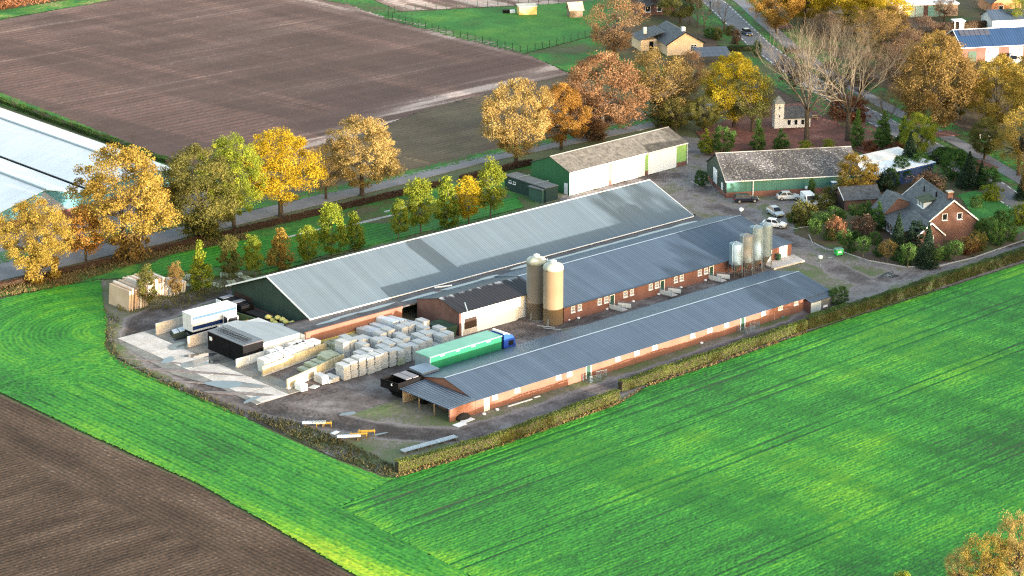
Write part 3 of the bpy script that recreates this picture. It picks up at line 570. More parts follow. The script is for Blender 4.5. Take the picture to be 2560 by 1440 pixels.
mx = N_.new('ShaderNodeMix'); mx.data_type = 'RGBA'; n_.links.new(m3.outputs[0], mx.inputs[0]); n_.links.new(src, mx.inputs[6]); mx.inputs[7].default_value = (.22,.25,.29,1); n_.links.new(mx.outputs[2], b_.inputs['Base Color'])
ribbed(MB(), -.2, 16.4, (-.3,he-.0), (yr,hr+.08), .6).build('roof_slope', streak, t)
ribbed(MB(), -.2, 16.4, (Wd+.3,he2-.0), (yr,hr+.08), .6).build('roof_slope', mat('navy_sheet', (.035,.045,.062), .5, .15, .4), t)
MB().box(0.35, 0, 0, 11.6, .2, he-.02).build('front_wall', white, t); MB().box(11.6, .4, 0, 16.2, .6, 3.9).build('front_wall', white_dirty, t)
MB().box(11.4,-.06,.1,11.75,.06,3.7).build('door_edge', white_dirty, t)
MB().obox((0,0),UX,NY,.9,3.4,-.02,.03,.9,2.6).build('shade_panel', mat('opening_shade', (.035,.022,.018), .9), t); MB().obox((0,0),UX,NY,.7,3.5,-.01,.05,0,.85).build('kick_board', concrete, t)  # dark plate on the wall, painted as the shade inside an opening
MB().tube((1.3,-.25,3.9),(1.5,.6,5.0),.09).build('vent_pipe', galv, t)
# ---- big barn
t = thing('big_barn', 'biggest barn with long pale grey ribbed roof and dark green gable', 'barn', (8.0, 42.1, 0))
gable(t, 81.6, 20.9, 3.1, 7.1, dark_green, roof_big, ove=.5, ovg=.75, cap=white, trim=white, rib=.45)
MB().box(-.06,0,0,-.002,20.9,.9).build('plinth', brick_dark, t); MB().box(-.07,15.6,0,-.003,20.2,2.3).build('shade_panel', mat('opening_shade', (.035,.022,.018), .9), t)  # flat dark plate stands for the shaded inside of the gable doorway
# ---- flat roof between big barn and middle barn
t = thing('flat_roof_passage', 'flat bitumen roof with rain pools between the big and middle barns', 'annex', (3.0, 37.1, 0))
MB().box(0,.0,0,18.6,.25,2.6).build('front_wall', brick_salmon, t); MB().box(0,.25,0,.25,4.7,2.6).build('end_wall', white_dirty, t)
MB().box(-.05,-.08,2.62,18.7,.3,3.0).build('parapet', brick_salmon, t)
MB().box(-.05,.31,2.6,88.4,5.4,2.82).build('roof_deck', bitumen, t); MB().box(.2,-.05,.0,18.4,-.01,1.1).build('yellow_plinth', mat('ochre_plinth', (.42,.34,.11), .9, .3, .4), t)
MB().box(-.06,5.0,2.7,88.4,5.25,3.0).build('gutter', black, t)
for i, (x, w, y, d) in enumerate([(6,2.5,1.2,.35),(9.5,2.6,1.6,.4),(15.5,3.8,1.5,.5),(25,4.4,1.3,.5),(32.5,5.0,1.3,.5),(38.5,2.4,1.4,.5),(47,3.5,2.2,.5),(54,6,1.6,.45),(62,4.5,1.6,.5),(69,4,1.5,.5),(76,5,1.5,.5),(83,3.2,1.5,.5)]):
    MB().prism(blob(x, y+1.0, w, d, 0, 20, i, .16), 2.8, 2.826+.0007*i).build('rain_pool', water_roof, t)
MB().tube((28.0,3.4,3.15),(30.6,2.2,3.25),.14).build('white_duct', white, t)
# ---- tan silos
def tan(x, y, h, label, m=tan_silo):
    t = thing('feed_silo', label, 'silo', (x, y, 0), 0, 'tan silos'); r = 1.55
    MB().lathe([(r-.02,0),(r,.1),(r,2.6),(r+.03,2.62),(r+.03,2.72),(r,2.74),(r,h-1.0)], 40).build('shell', m, t, smooth=True)
    MB().lathe([(r+.04,h-1.0),(r+.04,h-.55),(r*.86,h-.2),(r*.5,h+.02),(r*.25,h+.08)], 40).build('dome', cream, t, smooth=True)
    MB().box(-.35,-.3,h+.04,.35,.3,h+.42).build('cap', white, t)
    for a in ((5.15, 5.45) if m is not tan_silo else ()):
        q = (math.cos(a)*(r+.12), math.sin(a)*(r+.12)); p = MB().tube((*q,.5),(*q,h-.2),.07).build('fill_pipe', galv, t)
        for z in np.arange(1.2, h-.5, 1.6): MB().tube((q[0],q[1],z),(q[0]*.9,q[1]*.9,z),.1).build('bracket', galv, p)
    MB().tube((-1.6,-.5,0),(-1.35,-.4,1.3),.22,.12).build('auger_boot', galv_dark, t)
    return t
tan(39.55, 22.2, 9.75, 'sunlit tan feed silo with cream dome standing nearer the long barn'); tan(39.5, 26.0, 9.85, m=mat('shaded_tan_polyester', (.125,.105,.08), .5, .12, .3), label='shaded tan feed silo with cream dome against the white shed wall')  # second silo: same tan, greyed and darkened in the material as shade
# ---- grey hopper silos
for i, (x, y, zc, zt) in enumerate([(77.94,19.82,2.15,5.6),(79.99,19.44,2.25,6.65),(82.31,19.4,2.2,7.65),(84.42,19.27,2.4,7.75)]):
    t = thing('hopper_silo', ('shortest','second shortest, orange-stained,','tall second from the annex,','tall slim one nearest the annex,')[i] + ' grey steel hopper silo on legs', 'silo', (x, y, 0), 0, 'grey hopper silos'); r = (1.08,1.12,1.1,1.02)[i]
    m = galv if i != 1 else mat('rusty_galvanised', (.15,.20,.24), .5, .1, .5, col2=(.20,.18,.165), metal=.1)
    MB().lathe([(r,zc),(r,zt-.12),(r+.03,zt-.12),(r+.03,zt),(.2,zt+.28),(.12,zt+.34)], 28).build('drum', m, t, smooth=False)
    MB().lathe([(.16,.75),(.16,.9),(r-.01,zc-.002)], 28).build('hopper', galv_dark, t)
    for a in range(4):
        q = (math.cos(a*1.571+.6)*(r+.03), math.sin(a*1.571+.6)*(r+.03)); MB().tube((*q,0),(*q,zc+.3),.07).build('leg', galv_dark, t)
    f = (math.cos(3.4)*(r+.1), math.sin(3.4)*(r+.1)); MB().tube((*f,.6),(*f,zt+.1),.06).tube((*f,zt+.1),(0,0,zt+.4),.06).build('fill_pipe', galv, t)
    e = (math.cos(5.0)*(r+.1), math.sin(5.0)*(r+.1)); ld = MB()
    for s in (-.18,.18): ld.tube((e[0]+s,e[1],.8),(e[0]+s,e[1],zt),.025)
    for z in np.arange(1, zt, .4): ld.tube((e[0]-.18,e[1],z),(e[0]+.18,e[1],z),.02)
    ld.build('ladder', galv, t)
# ---- black shed and grey-roofed shed
t = thing('black_shed', 'black sheet-steel shed with ladder racks on its roof', 'shed', (-7.5, 38.5, .08))
MB().box(0,0,0,3.6,9.0,2.85).build('wall', black, t); MB().hexa([(-.08,-.1,2.86),(3.68,-.1,2.86),(3.68,9.1,2.86),(-.08,9.1,2.86)],[(-.08,-.1,2.95),(3.68,-.1,3.05),(3.68,9.1,3.05),(-.08,9.1,2.95)]).build('roof', mat('wet_black_roof', (.07,.068,.08), .3, .25, .8), t)
MB().box(-.05,3.4,.1,-.003,5.6,2.5).build('door', black, t); MB().box(-.06,7.9,1.6,-.004,8.5,2.2).build('white_plate', white, t)
for a in (.9, 1.7): 
    for b in (0, 1): MB().tube((a+b*.55,.8,3.16),(a+b*.55,8.2,3.16),.035).build('rack_rail', black, t)
    for y in np.arange(1, 8.2, .7): MB().tube((a,y,3.16),(a+.55,y,3.16),.03).build('rack_rung', black, t)
t = thing('grey_roofed_shed', 'low whitewashed shed with pale grey roof next to the black shed', 'shed', (-3.8, 38.5, .08))
MB().xprism([(0,0),(10.4,0),(10.4,2.3),(0,2.45)], .05, 6.7).build('wall', white_dirty, t)
xs = MB().add([(-.02,-.25,2.62),(7.0,-.25,2.62),(7.2,5.0,2.66),(2.6,10.7,2.7),(-.02,10.7,2.7),(-.02,-.25,2.5),(7.0,-.25,2.5),(7.2,5.0,2.54),(2.6,10.7,2.56),(-.02,10.7,2.56)], [(0,1,2,3,4),(9,8,7,6,5),(0,5,6,1),(1,6,7,2),(2,7,8,3),(3,8,9,4),(4,9,5,0)])
xs.build('roof', mat('grey_flat_sheet', (.25,.285,.31), .5, .06, .4, stripe=('X',.5,.08)), t)
# ---- concrete bay walls
def cwall(pts, h, th, label, m=concrete_y, pan=2.4):
    (x0,y0),(x1,y1) = pts; l = math.hypot(x1-x0, y1-y0); t = thing('concrete_wall', label, 'wall', (x0,y0,.06), math.atan2(y1-y0, x1-x0)); n = max(1, round(l/pan))
    for i in range(n): MB().box(l*i/n+.015, -th/2, 0, l*(i+1)/n-.015, th/2, h+random.uniform(-.02,.02)).build('panel', m, t)
    MB().box(-.02,-th/2-.12,0,l+.02,th/2+.12,.18).build('foot', concrete, t)
cwall(((-8.4,32.6),(5.0,34.7)), 1.5, .22, 'yellowed concrete bay wall with white blocks stacked behind it')
cwall(((-8.9,25.9),(3.9,29.0)), 1.5, .22, 'yellowed concrete bay wall nearest the lean-to drive')
cwall(((-9.6,58.3),(1.6,58.6)), 1.75, .2, 'pale concrete wall behind the white and blue trailer', concrete)
cwall(((-9.3,50.3),(-5.2,50.5)), 1.7, .2, 'short pale concrete wall joined to the black shed', concrete)
cwall(((-9.2,38.0),(-3.9,38.25)), 1.35, .2, 'whitewashed low wall in front of the black shed corner', white_dirty)
cwall(((2.0,58.6),(3.2,50.2)), 1.9, .2, 'mossy green concrete wall between trailer and big barn gable', mat('mossy_wall', (.06,.10,.045), .9, .3, .5))
# ---- green shed with white doors
t = thing('green_shed', 'green shed with three big white doors and mossy cement roof', 'shed', (90.2, 72.9, 0), R(1.6))
gable(t, 31.2, 10.0, 4.45, 6.35, green_clad, cement_roof, ove=.25, ovg=.2, gablem=mat('gable_green', (.03,.125,.055), .6, .12, .4, stripe=('Y',.4,.1)), trim=None, rib=.9, cap=mat('pale_ridge', (.30,.30,.29), .9))
MB().box(-.05,-.3,4.2,31.3,-.2,4.4).build('gutter', white, t)
for a, b in ((.25,9.9),(10.9,19.7),(20.6,28.3)):
    d = MB().obox((0,0),UX,NY,a,b,.01,.12,.1,4.15).build('sliding_door', white, t)
    for k in np.arange(.5, 4.0, .5): MB().obox((0,0),UX,NY,a+.05,b-.05,.12,.135,k,k+.03).build('rail', white, d)
for a, b in ((9.95,10.85),(19.75,20.55),(28.4,31.15)): MB().obox((0,0),UX,NY,a,b,.01,.06,.9,4.2).build('pier', lime_clad, t); MB().obox((0,0),UX,NY,a,b,.01,.08,0,.88).build('pier_base', brick_dark, t)
door(t, (0,0), UX, NY, 29.2, 30.0, .1, 2.2, white); door(t, (0,0), UY, NX, .5, 1.35, .1, 2.2, white)
MB().tube((31.2,-.25,.2),(31.2,-.25,4.3),.06).build('downpipe', white, t); MB().tube((-.05,-.12,.1),(-.05,-.12,4.3),.06).build('downpipe', white, t)
# ---- teal shed
t = thing('teal_shed', 'teal clad shed on a brick base with speckled dark roof', 'shed', (110.3, 52.8, 0), R(-30.9))
gable(t, 25.4, 13.4, 3.3, 6.6, teal_clad, cement_dark, ove=.25, ovg=.25, gablem=dark_green, rib=.9, cap=mat('pale_ridge', (.30,.30,.29)))
MB().obox((0,0),UX,NY,0,25.4,.005,.08,0,1.05).build('brick_base', brick, t); MB().obox((0,0),UY,NX,0,13.4,.005,.06,0,.9).build('brick_base', brick_dark, t)
MB().box(-.2,-.36,3.08,25.6,-.26,3.24).build('gutter', white, t); MB().tube((5.0,-.2,0),(5.0,-.2,3.1),.1).build('downpipe', white, t)
door(t, (0,0), UY, NX, 6.2, 8.8, .1, 3.6, white); door(t, (0,0), UY, NX, 2.2, 3.2, .1, 2.2, white)
verge = MB(); verge.xprism([(-.28,3.2),(-.28,3.42),(6.7,6.85),(6.7,6.6)], -.32, -.26).build('verge_board', mat('pale_ridge', (.30,.30,.29)), t)
# lichen flecks on that roof as real thin patches
lich = mat('lichen', (.36,.36,.36), .95, .2, 2)
fl = MB(); rr = random.Random(5)
for i in range(620):
    x = rr.uniform(.3,25); y = rr.uniform(-.1,6.4); z = 3.3+y*(3.3/6.7)+.165; w = rr.uniform(.05,.2); h = rr.uniform(.02,.06); fl.add([(x-w,y-h,z-h*.5),(x+w,y-h,z-h*.5),(x+w*.7,y+h,z+h*.5),(x-w*.6,y+h,z+h*.5)], [(0,1,2,3)])
fl.build('lichen', lich, t, kind='stuff')
# ---- white canopy building with blue fascia
t = thing('white_canopy', 'low white flat-roofed building with blue fascia beside the teal shed', 'building', (134.0, 37.6, 0), R(-4))
MB().box(.3,.3,0,15.4,9.4,2.6).build('wall', mat('blue_wall', (.03,.06,.16), .5, .1, 1), t); MB().box(0,0,2.62,15.8,9.8,2.9).build('fascia', mat('blue_fascia', (.025,.07,.24), .4, .1, 1), t)
MB().hexa([(0,0,2.905),(15.8,0,2.905),(15.8,6.4,2.905),(0,6.4,2.905)],[(0,0,3.0),(15.8,0,3.0),(15.8,6.4,3.15),(0,6.4,3.15)]).build('roof', white, t); MB().hexa([(0,6.45,2.905),(15.8,6.45,2.905),(15.8,9.8,2.905),(0,9.8,2.905)],[(0,6.45,3.4),(15.8,6.45,3.4),(15.8,9.8,3.9),(0,9.8,3.9)]).build('roof', white_dirty, t)
# ---- dark green containers beside the green shed
p = g(1349,480); t = thing('site_cabin', 'dark green long site cabin with pale roof straps near the green shed', 'cabin', (86.5, 72.0, 0), R(88))
gcab = mat('cabin_green', (.022,.05,.048), .5, .12, .6, stripe=('X',.6,.08))
MB().box(0,0,.15,11.6,2.9,2.75).build('body', gcab, t); MB().box(-.08,-.08,2.76,11.7,3.0,2.9).build('roof', mat('cabin_roof', (.13,.135,.14), .7, .2, .7), t)
MB().box(.1,-.02,0,11.5,2.8,.15).build('skid', concrete, t)
for x in (3.0, 8.2): MB().tube((x,-.2,0),(x,-.2,3.05),.07).tube((x,-.2,3.05),(x,3.1,3.05),.07).build('strap', galv, t)
for x in (8.8, 10.0): window(t, (0,2.9), UX, (0,1), x, 1.9, .7, .5)
for x in (9.0, 10.2): window(t, (0,0), UX, NY, x, 1.9, .7, .5)
p = g(1371,506); t = thing('garden_cabin', 'small green cabin with white framed double door', 'cabin', (float(p[0])-1.4, float(p[1])+.2, 0), R(2))
MB().box(0,0,0,3.0,3.4,2.45).build('body', mat('cabin_green2', (.05,.11,.09), .5, .12, .6), t); MB().box(-.15,-.2,2.46,3.15,3.6,2.6).build('roof', mat('cabin_roof', (.13,.135,.14)), t)
door(t, (0,0), UX, NY, 1.2, 1.9, .1, 2.2, mat('cabin_green2', (.05,.11,.09)), white); window(t, (0,0), UX, NY, 2.45, 1.3, .6, 1.6)
# ---- greenhouse bays on the left
def glasshouse(x0, x1, y0, y1, he, hr, label):
    t = thing('glasshouse', label, 'greenhouse', (x0, y0, 0)); Wd = x1-x0; L = y1-y0
    tealg = mat('teal_gable_glass', (.06,.20,.23), .35, .15, .25, col2=(.14,.32,.35)); greyg = mat('grey_gable_panel', (.26,.28,.30), .5, .15, .3)
    MB().box(0,0,0,Wd,.25,1.9).build('front_wall', brick_salmon, t); MB().yprism([(0,1.9),(Wd,1.9),(Wd,he),(Wd/2,hr-.05),(0,he)], .02, .2).build('gable_wall', tealg, t)
    MB().yprism([(Wd*.3,2.0),(Wd*.5,hr-.3),(Wd*.72,2.0)], -.03, .018).build('gable_panel', greyg, t)
    for q in (0, Wd-.15): MB().box(q,.26,0,q+.15,L,he).build('side_wall', white, t)
    nn = int(L/3)
    for s, (a, b, za, zb) in enumerate(((-.2,Wd/2,he,hr),(Wd/2,Wd+.2,hr,he))):
        for i in range(nn):
            ya, yb = -.3+i*(L/nn)+.02, -.3+(i+1)*(L/nn)-.02
            MB().hexa([(a,ya,za),(b,ya,zb),(b,yb,zb),(a,yb,za)],[(a,ya,za+.08),(b,ya,zb+.08),(b,yb,zb+.08),(a,yb,za+.08)]).build('roof_panel', white_roof, t)
    MB().box(Wd/2-.25,-.3,hr+.05,Wd/2+.25,L,hr+.2).build('ridge_cap', galv, t); MB().box(-.3,-.3,he-.05,-.21,L,he+.12).build('gutter', galv_dark, t)
glasshouse(20.6, 39.5, 121.2, 215, 3.6, 6.2, 'white-roofed glasshouse bay beside the ploughed field bank'); glasshouse(-.5, 19.4, 120.8, 215, 3.6, 6.2, 'white-roofed glasshouse bay with teal gable behind the golden oak')
MB().box(19.45,121.3,3.3,20.55,214.5,3.42).build('valley_gutter', black, None, label='black valley gutter running between the two glasshouse bays', cat='gutter')
struct('glasshouse_forecourt', [(-30,104.5),(42,104.5),(42,121.5),(-30,121.5)], .05, asphalt)
# ================================================================== houses
def house_frame(p, ang, name, label, cat='house'): return thing(name, label, cat, (float(p[0]), float(p[1]), 0), ang)
# ---- farmhouse: main ridge runs along local x, south-west slope comes down low
ha = R(-119.2); ex = Vector((math.cos(ha), math.sin(ha))); ey = Vector((-math.sin(ha), math.cos(ha)))
ridge_mid = g(2345,473,7.2)
o = Vector((ridge_mid[0], ridge_mid[1])) - ex*7.0 - ey*4.4
hb = mat('house_brick', (.135,.075,.063), .88, .2, .6, fine=.18, bscale=8)
t = house_frame((o.x, o.y), ha, 'farmhouse', 'brick farmhouse with slate-grey tiled roof, white dormer and white bargeboards')
L_, Wd = 14.0, 8.8; he = 3.6; hr = 7.1
MB().xprism([(0,0),(Wd,0),(Wd,he),(Wd/2,hr-.05),(0,he)], 0, L_).build('wall', hb, t)
side = -1
yl, yh = (0., 1.) if side < 0 else (Wd, -1.)       # side with the low extension
def ysl(d): return yl - yh*d
s = (hr-he)/(Wd/2)
coursed(MB(), -.35, L_+.35, (ysl(.3), he-.3*s+.1), (Wd/2, hr+.1), 15).build('roof_slope', tile, t); coursed(MB(), -.35, L_+.35, (Wd-ysl(.3), he-.3*s+.1), (Wd/2, hr+.1), 15).build('roof_slope', tile, t)
MB().xprism([(Wd/2-.2,hr+.06),(Wd/2,hr+.2),(Wd/2+.2,hr+.06)], -.35, L_+.35).build('ridge_tiles', tile, t)
for xq in (-.42, L_+.36):
    for a in (ysl(.32), Wd-ysl(.32)): MB().xprism([(a,he-.32*s+.2),(a,he-.32*s-.05),(Wd/2,hr-.02),(Wd/2,hr+.24)], xq, xq+.06).build('bargeboard', white, t)
# low side range with its own small front gable
ext = 4.6; z1 = he-.3*s+.05; z0 = 2.15
for (xa, xb) in ((1.6, L_+.6),):
    ya, yb = sorted((ysl(0.0), ysl(ext))); MB().box(xa+.3, ya, 0, xb-.2, yb, 2.1).build('side_range_wall', hb, t)
    coursed(MB(), xa, xb, (ysl(ext+.35), z0), (ysl(-.2), z1+.22), 10).build('side_range_roof', tile, t)
wx0, wx1 = L_-3.0, L_+3.6; yc = ysl(.9)
MB().xprism([(yc-2.3,0),(yc+2.3,0),(yc+2.3,2.4),(yc,4.4),(yc-2.3,2.4)], wx0, wx1).build('wing_wall', hb, t)
for q in (-2.6, 2.6): coursed(MB(), wx0-1.5, wx1+.3, (yc+q, 2.22), (yc, 4.52), 8).build('wing_roof', tile, t)
for q in (-2.65, 2.65): MB().xprism([(yc+q,2.34),(yc+q,2.08),(yc,4.42),(yc,4.68)], wx1+.31, wx1+.38).build('bargeboard', white, t)
window(t, (wx1, yc), UY, UX, 0.0, 1.55, 1.15, 1.5, bars=(2,3)); window(t, (L_, 0), UY, UX, Wd/2-1.4*yh*-1*-1, 4.3, .95, 1.2, bars=(1,1)); window(t, (L_, 0), UY, UX, Wd/2+1.3, 4.3, .95, 1.2, bars=(1,1))
for i in range(5): window(t, (0, ysl(ext)), UX, (0, -yh), 3.2+i*2.1, 1.15, 1.3, 1.5, bars=(2,1))
# second, lower ridge over the far end of the side range
MB().xprism([(ysl(-.2),0),(ysl(4.4),0),(ysl(4.4),2.3),(ysl(1.9),5.2),(ysl(-.2),4.6)][::-1], -.6, 4.4).build('rear_wing_wall', hb, t)
for q, z_ in ((4.75,2.2),(-.3,4.55)): coursed(MB(), -.9, 4.7, (ysl(q), z_), (ysl(1.9), 5.35), 9).build('rear_wing_roof', tile, t)
# dormer
dx0, dx1 = 6.2, 9.4; dy = ysl(-1.0); dm = Wd/2
zd = he+1.0*s
yA, yB = sorted((dy, ysl(-3.4)))
MB().box(dx0, yA, zd-.2, dx1, yB, zd+1.3).build('dormer_wall', white, t)
coursed(MB(), dx0-.25, dx1+.25, (ysl(-.7), zd+1.32), (ysl(-3.9), zd+2.05), 6).build('dormer_roof', mat('mossy_tile', (.06,.075,.045), .9, .4, 1.5), t)
for i in range(4): window(t, (0, dy), UX, (0, -yh), dx0+.5+i*.73, zd+.62, .6, .95)
MB().box(L_-2.2, Wd/2-.45, hr-.6, L_-1.3, Wd/2+.45, hr+1.1).build('chimney', hb, t); MB().box(L_-2.3, Wd/2-.55, hr+1.1, L_-1.2, Wd/2+.55, hr+1.25).build('chimney_cap', concrete, t)
MB().tube((4.2,ysl(-3.0),6),(4.2,ysl(-3.0),7.1),.12).build('flue', black, t); MB().tube((8.8,ysl(-3.4),6.2),(8.8,ysl(-3.4),7.3),.16).build('flue', black, t)
# ---- garage by the house
p = g(2112,528); t = house_frame(p, R(-30), 'garage', 'dark tiled open garage among the shrubs beside the farmhouse', 'garage')
gable(t, 6.5, 5.6, 2.2, 3.6, brick_dark, tile, ove=.4, ovg=.4, style='course', trim=None, n=10)
MB().obox((0,0),UY,NX,.5,5.1,.0,.05,.1,2.1).build('shade_panel', mat('opening_shade', (.035,.022,.018)), t); MB().xprism([(-.4,2.1),(-.4,2.3),(2.8,3.75),(2.8,3.55)], -.48,-.42).build('verge_board', white, t)  # garage mouth is a dark plate with its inner shade painted on
# ---- chapel
p = g(1936,322); t = house_frame(p, R(-33), 'chapel', 'tiny white chapel with slim square tower under the bare trees', 'chapel')
MB().box(0,0,0,1.9,1.9,5.2).build('tower', white, t); MB().add([(-.2,-.2,5.2),(2.1,-.2,5.2),(2.1,2.1,5.2),(-.2,2.1,5.2),(.95,.95,6.6)], [(0,1,4),(1,2,4),(2,3,4),(3,0,4),(3,2,1,0)]).build('spire', mat('zinc_spire', (.24,.26,.27), .5), t)
for z in (2.6, 4.3): window(t, (0,0), UX, NY, .95, z, .4, .7, sill=False)
tt = put('nave', MB().xprism([(0,0),(4.4,0),(4.4,2.2),(2.2,3.9),(0,2.2)], 1.92, 7.4).mesh('nave'), t); tt.data.materials.append(white)
for a in (-.3, 4.7): coursed(MB(), 1.95, 7.7, (a,2.1), (2.2,4.0), 9).build('roof_slope', tile, t)
for x in (3.0,4.4,5.8): window(t, (0,0), UX, NY, x, 1.2, .8, 1.2)
# picnic bench next to it
p = g(2034,298); t = thing('picnic_table', 'light wooden picnic table beside the chapel', 'table', (float(p[0]),float(p[1]),.05), R(-33)); pine = mat('pale_wood', (.42,.27,.12), .8, .15, 2)
for i in range(4): MB().box(-.9,-.38+i*.19,.72,.9,-.21+i*.19,.77).build('table_top', pine, t)
for y in (-.85,.6): MB().box(-.9,y,.42,.9,y+.25,.46).build('seat', pine, t)
for x in (-.65,.6): MB().hexa([(x,-.9,0),(x+.06,-.9,0),(x+.06,-.78,0),(x,-.78,0)],[(x,-.3,.72),(x+.06,-.3,.72),(x+.06,-.18,.72),(x,-.18,.72)]).build('leg', pine, t); MB().hexa([(x,.78,0),(x+.06,.78,0),(x+.06,.9,0),(x,.9,0)],[(x,.18,.72),(x+.06,.18,.72),(x+.06,.3,.72),(x,.3,.72)]).build('leg', pine, t)
# ---- cream bungalow
creamw = mat('cream_render', (.60,.47,.34), .85, .08, .5); p = g(1668,140); t = house_frame(p, R(64.9-90), 'bungalow', 'cream rendered bungalow with black tiled gable roof', 'house')
def rot_gable(t, Wx, Ly, he, hr, wm, rm, ov=.4, n=14):
    MB().yprism([(0,0),(Wx,0),(Wx,he),(Wx/2,hr-.05),(0,he)], 0, Ly).build('wall', wm, t); s = (hr-he)/(Wx/2)
    for a in (-ov, Wx+ov):
        m = coursed(MB(), -ov, Ly+ov, (a, he-ov*s+.1), (Wx/2, hr+.1), n); m.v = [(y,x,z) for x,y,z in m.v]; m.f = [f[::-1] for f in m.f]; m.build('roof_slope', rm, t)
        MB().yprism([(a,he-ov*s+.16),(a,he-ov*s-.06),(Wx/2,hr-.03),(Wx/2,hr+.2)], -ov-.06, -ov).build('bargeboard', black, t)
rot_gable(t, 8.6, 12.5, 2.7, 5.2, creamw, tile); window(t, (0,0), UX, NY, 6.3, 1.5, 1.5, 1.5, bars=(2,3)); MB().box(3.9,1.2,4.8,4.7,2.0,6.1).build('chimney', white_dirty, t); MB().box(-4.2,6.0,0,.0,12.4,2.6).build('side_wing', creamw, t)
m = coursed(MB(), 5.6, 12.8, (-4.6,2.6), (1.5,4.4), 9); m.v = [(y,x,z) for x,y,z in m.v]; m.f = [f[::-1] for f in m.f]; m.build('wing_roof', tile, t); MB().box(-2.6,8.6,3.4,-1.9,9.3,4.9).build('chimney', white_dirty, t)
door(t, (-4.2,6.0), UX, NY, 2.0, 3.0, .1, 2.2, black)
# solar carport in front of it
p = g(1745,165); t = house_frame(p, R(-30), 'solar_carport', 'carport roofed with solar panels in front of the bungalow', 'carport')
for i in range(6):
    for j in range(3): MB().hexa([(i*1.3,j*1.5,2.0+j*.4),(i*1.3+1.24,j*1.5,2.0+j*.4),(i*1.3+1.24,j*1.5+1.44,2.38+j*.4),(i*1.3,j*1.5+1.44,2.38+j*.4)],[(i*1.3,j*1.5,2.05+j*.4),(i*1.3+1.24,j*1.5,2.05+j*.4),(i*1.3+1.24,j*1.5+1.44,2.43+j*.4),(i*1.3,j*1.5+1.44,2.43+j*.4)]).build('solar_panel', mat('solar_glass', (.05,.055,.075), .15, .2, 1, spec=.6), t)
for x, y, z in ((.1,.1,2.0),(7.6,.1,2.0),(.1,4.3,3.1),(7.6,4.3,3.1)): MB().box(x-.08,y-.08,0,x+.08,y+.08,z).build('post', wood, t)
# ---- blue-roofed workshop top right
p = g(2404,158); t = house_frame(p, R(-29.8), 'blue_roofed_workshop', 'brick workshop with blue sheet roof and white garage doors', 'workshop')
blue_roof = mat('blue_sheet', (.02,.048,.115), .4, .08, .3, stripe=('X',.7,.1)); gable(t, 24, 11, 3.6, 6.3, brick_dark, blue_roof, ove=.3, ovg=.3, trim=white, cap=white, rib=.6)
for a, b in ((5.6,8.6),(11.2,14.4),(17,20)):
    d = MB().obox((0,0),UX,NY,a,b,.01,.06,.05,3.1).build('garage_door', white, t)
    for k in range(3): MB().obox((0,0),UX,NY,a+.3+k*.95,a+.8+k*.95,.06,.07,2.3,2.6).build('pane', glass, d)
door(t, (0,0), UX, NY, 1.5, 3.4, .05, 2.6, door_green)
for i in range(6): 
    s_ = (6.3-3.6)/5.5; MB().hexa([(.8+i*1.2,3.4,3.6+3.4*s_+.2),(1.9+i*1.2,3.4,3.6+3.4*s_+.2),(1.9+i*1.2,5.2,3.6+5.2*s_+.2),(.8+i*1.2,5.2,3.6+5.2*s_+.2)],[(.8+i*1.2,3.4,3.6+3.4*s_+.26),(1.9+i*1.2,3.4,3.6+3.4*s_+.26),(1.9+i*1.2,5.2,3.6+5.2*s_+.26),(.8+i*1.2,5.2,3.6+5.2*s_+.26)]).build('solar_panel', mat('solar_glass', (.05,.055,.075)), t)
p = g(2480,78); t = house_frame(p, R(-29.8), 'grey_outbuilding', 'grey-roofed outbuilding behind the blue-roofed workshop', 'building'); gable(t, 20, 7, 2.6, 4.2, white_dirty, roof_grey, ove=.3, ovg=.3, rib=.6)
p = g(2386,78); t = house_frame(p, R(-29.8), 'white_kiosk', 'small white open kiosk behind the blue-roofed workshop', 'shelter')
for x, y in ((0,0),(2.2,0),(2.2,1.8),(0,1.8)): MB().box(x,y,0,x+.12,y+.12,2.3).build('post', white, t)
MB().box(-.2,-.2,2.3,2.6,2.2,2.5).build('roof', white, t); MB().box(1.2,.15,0,2.2,.22,2.2).build('panel', white, t)
# ---- white lock-up at the top and orange brick house
p = g(2235,45); t = house_frame(p, R(-33), 'lock_up_garages', 'flat-roofed row of lock-up garages with pale doors at the field edge', 'garage')
MB().box(0,.15,0,16,7,2.9).build('wall', mat('peach_render', (.52,.36,.26), .85, .1, .5), t); MB().box(-.2,-.1,2.92,16.2,7.2,3.2).build('roof', white, t)
for i, (a, b, m) in enumerate(((1.2,3.2,white_dirty),(3.4,5.2,mat('mint_door', (.42,.56,.50), .6)),(5.4,7.3,mat('mint_door', (.42,.56,.50))),(8.5,10.4,mat('teal_door', (.20,.40,.36), .6)),(10.6,12.4,mat('teal_door', (.20,.40,.36))))): MB().obox((0,.15),UX,NY,a,b,.0,.06,.05,2.7).build('garage_door', m, t)
MB().obox((0,.15),UX,NY,7.4,8.4,0,.1,0,3.2).build('pier', brick_dark, t)
p = g(2478,36); t = house_frame(p, R(-33), 'brick_house', 'orange brick house with dark roof beyond the hedge', 'house'); rot_gable(t, 7.5, 10, 2.8, 5.4, mat('orange_brick', (.40,.19,.10), .85, .15, .6), tile); window(t, (0,0), UX, NY, 2.4, 1.5, 1.2, 1.2)
# ---- brick house behind the bungalow, mostly hidden by trees
p = g(1600,40); t = house_frame(p, R(-25), 'dark_house', 'dark house with white window frames hidden behind the bungalow trees', 'house'); gable(t, 9, 7, 2.8, 5.5, brick_dark, tile, style='course', n=10)
for x in (2.0,5.0): window(t, (0,0), UX, NY, x, 1.6, 1.3, 1.5)
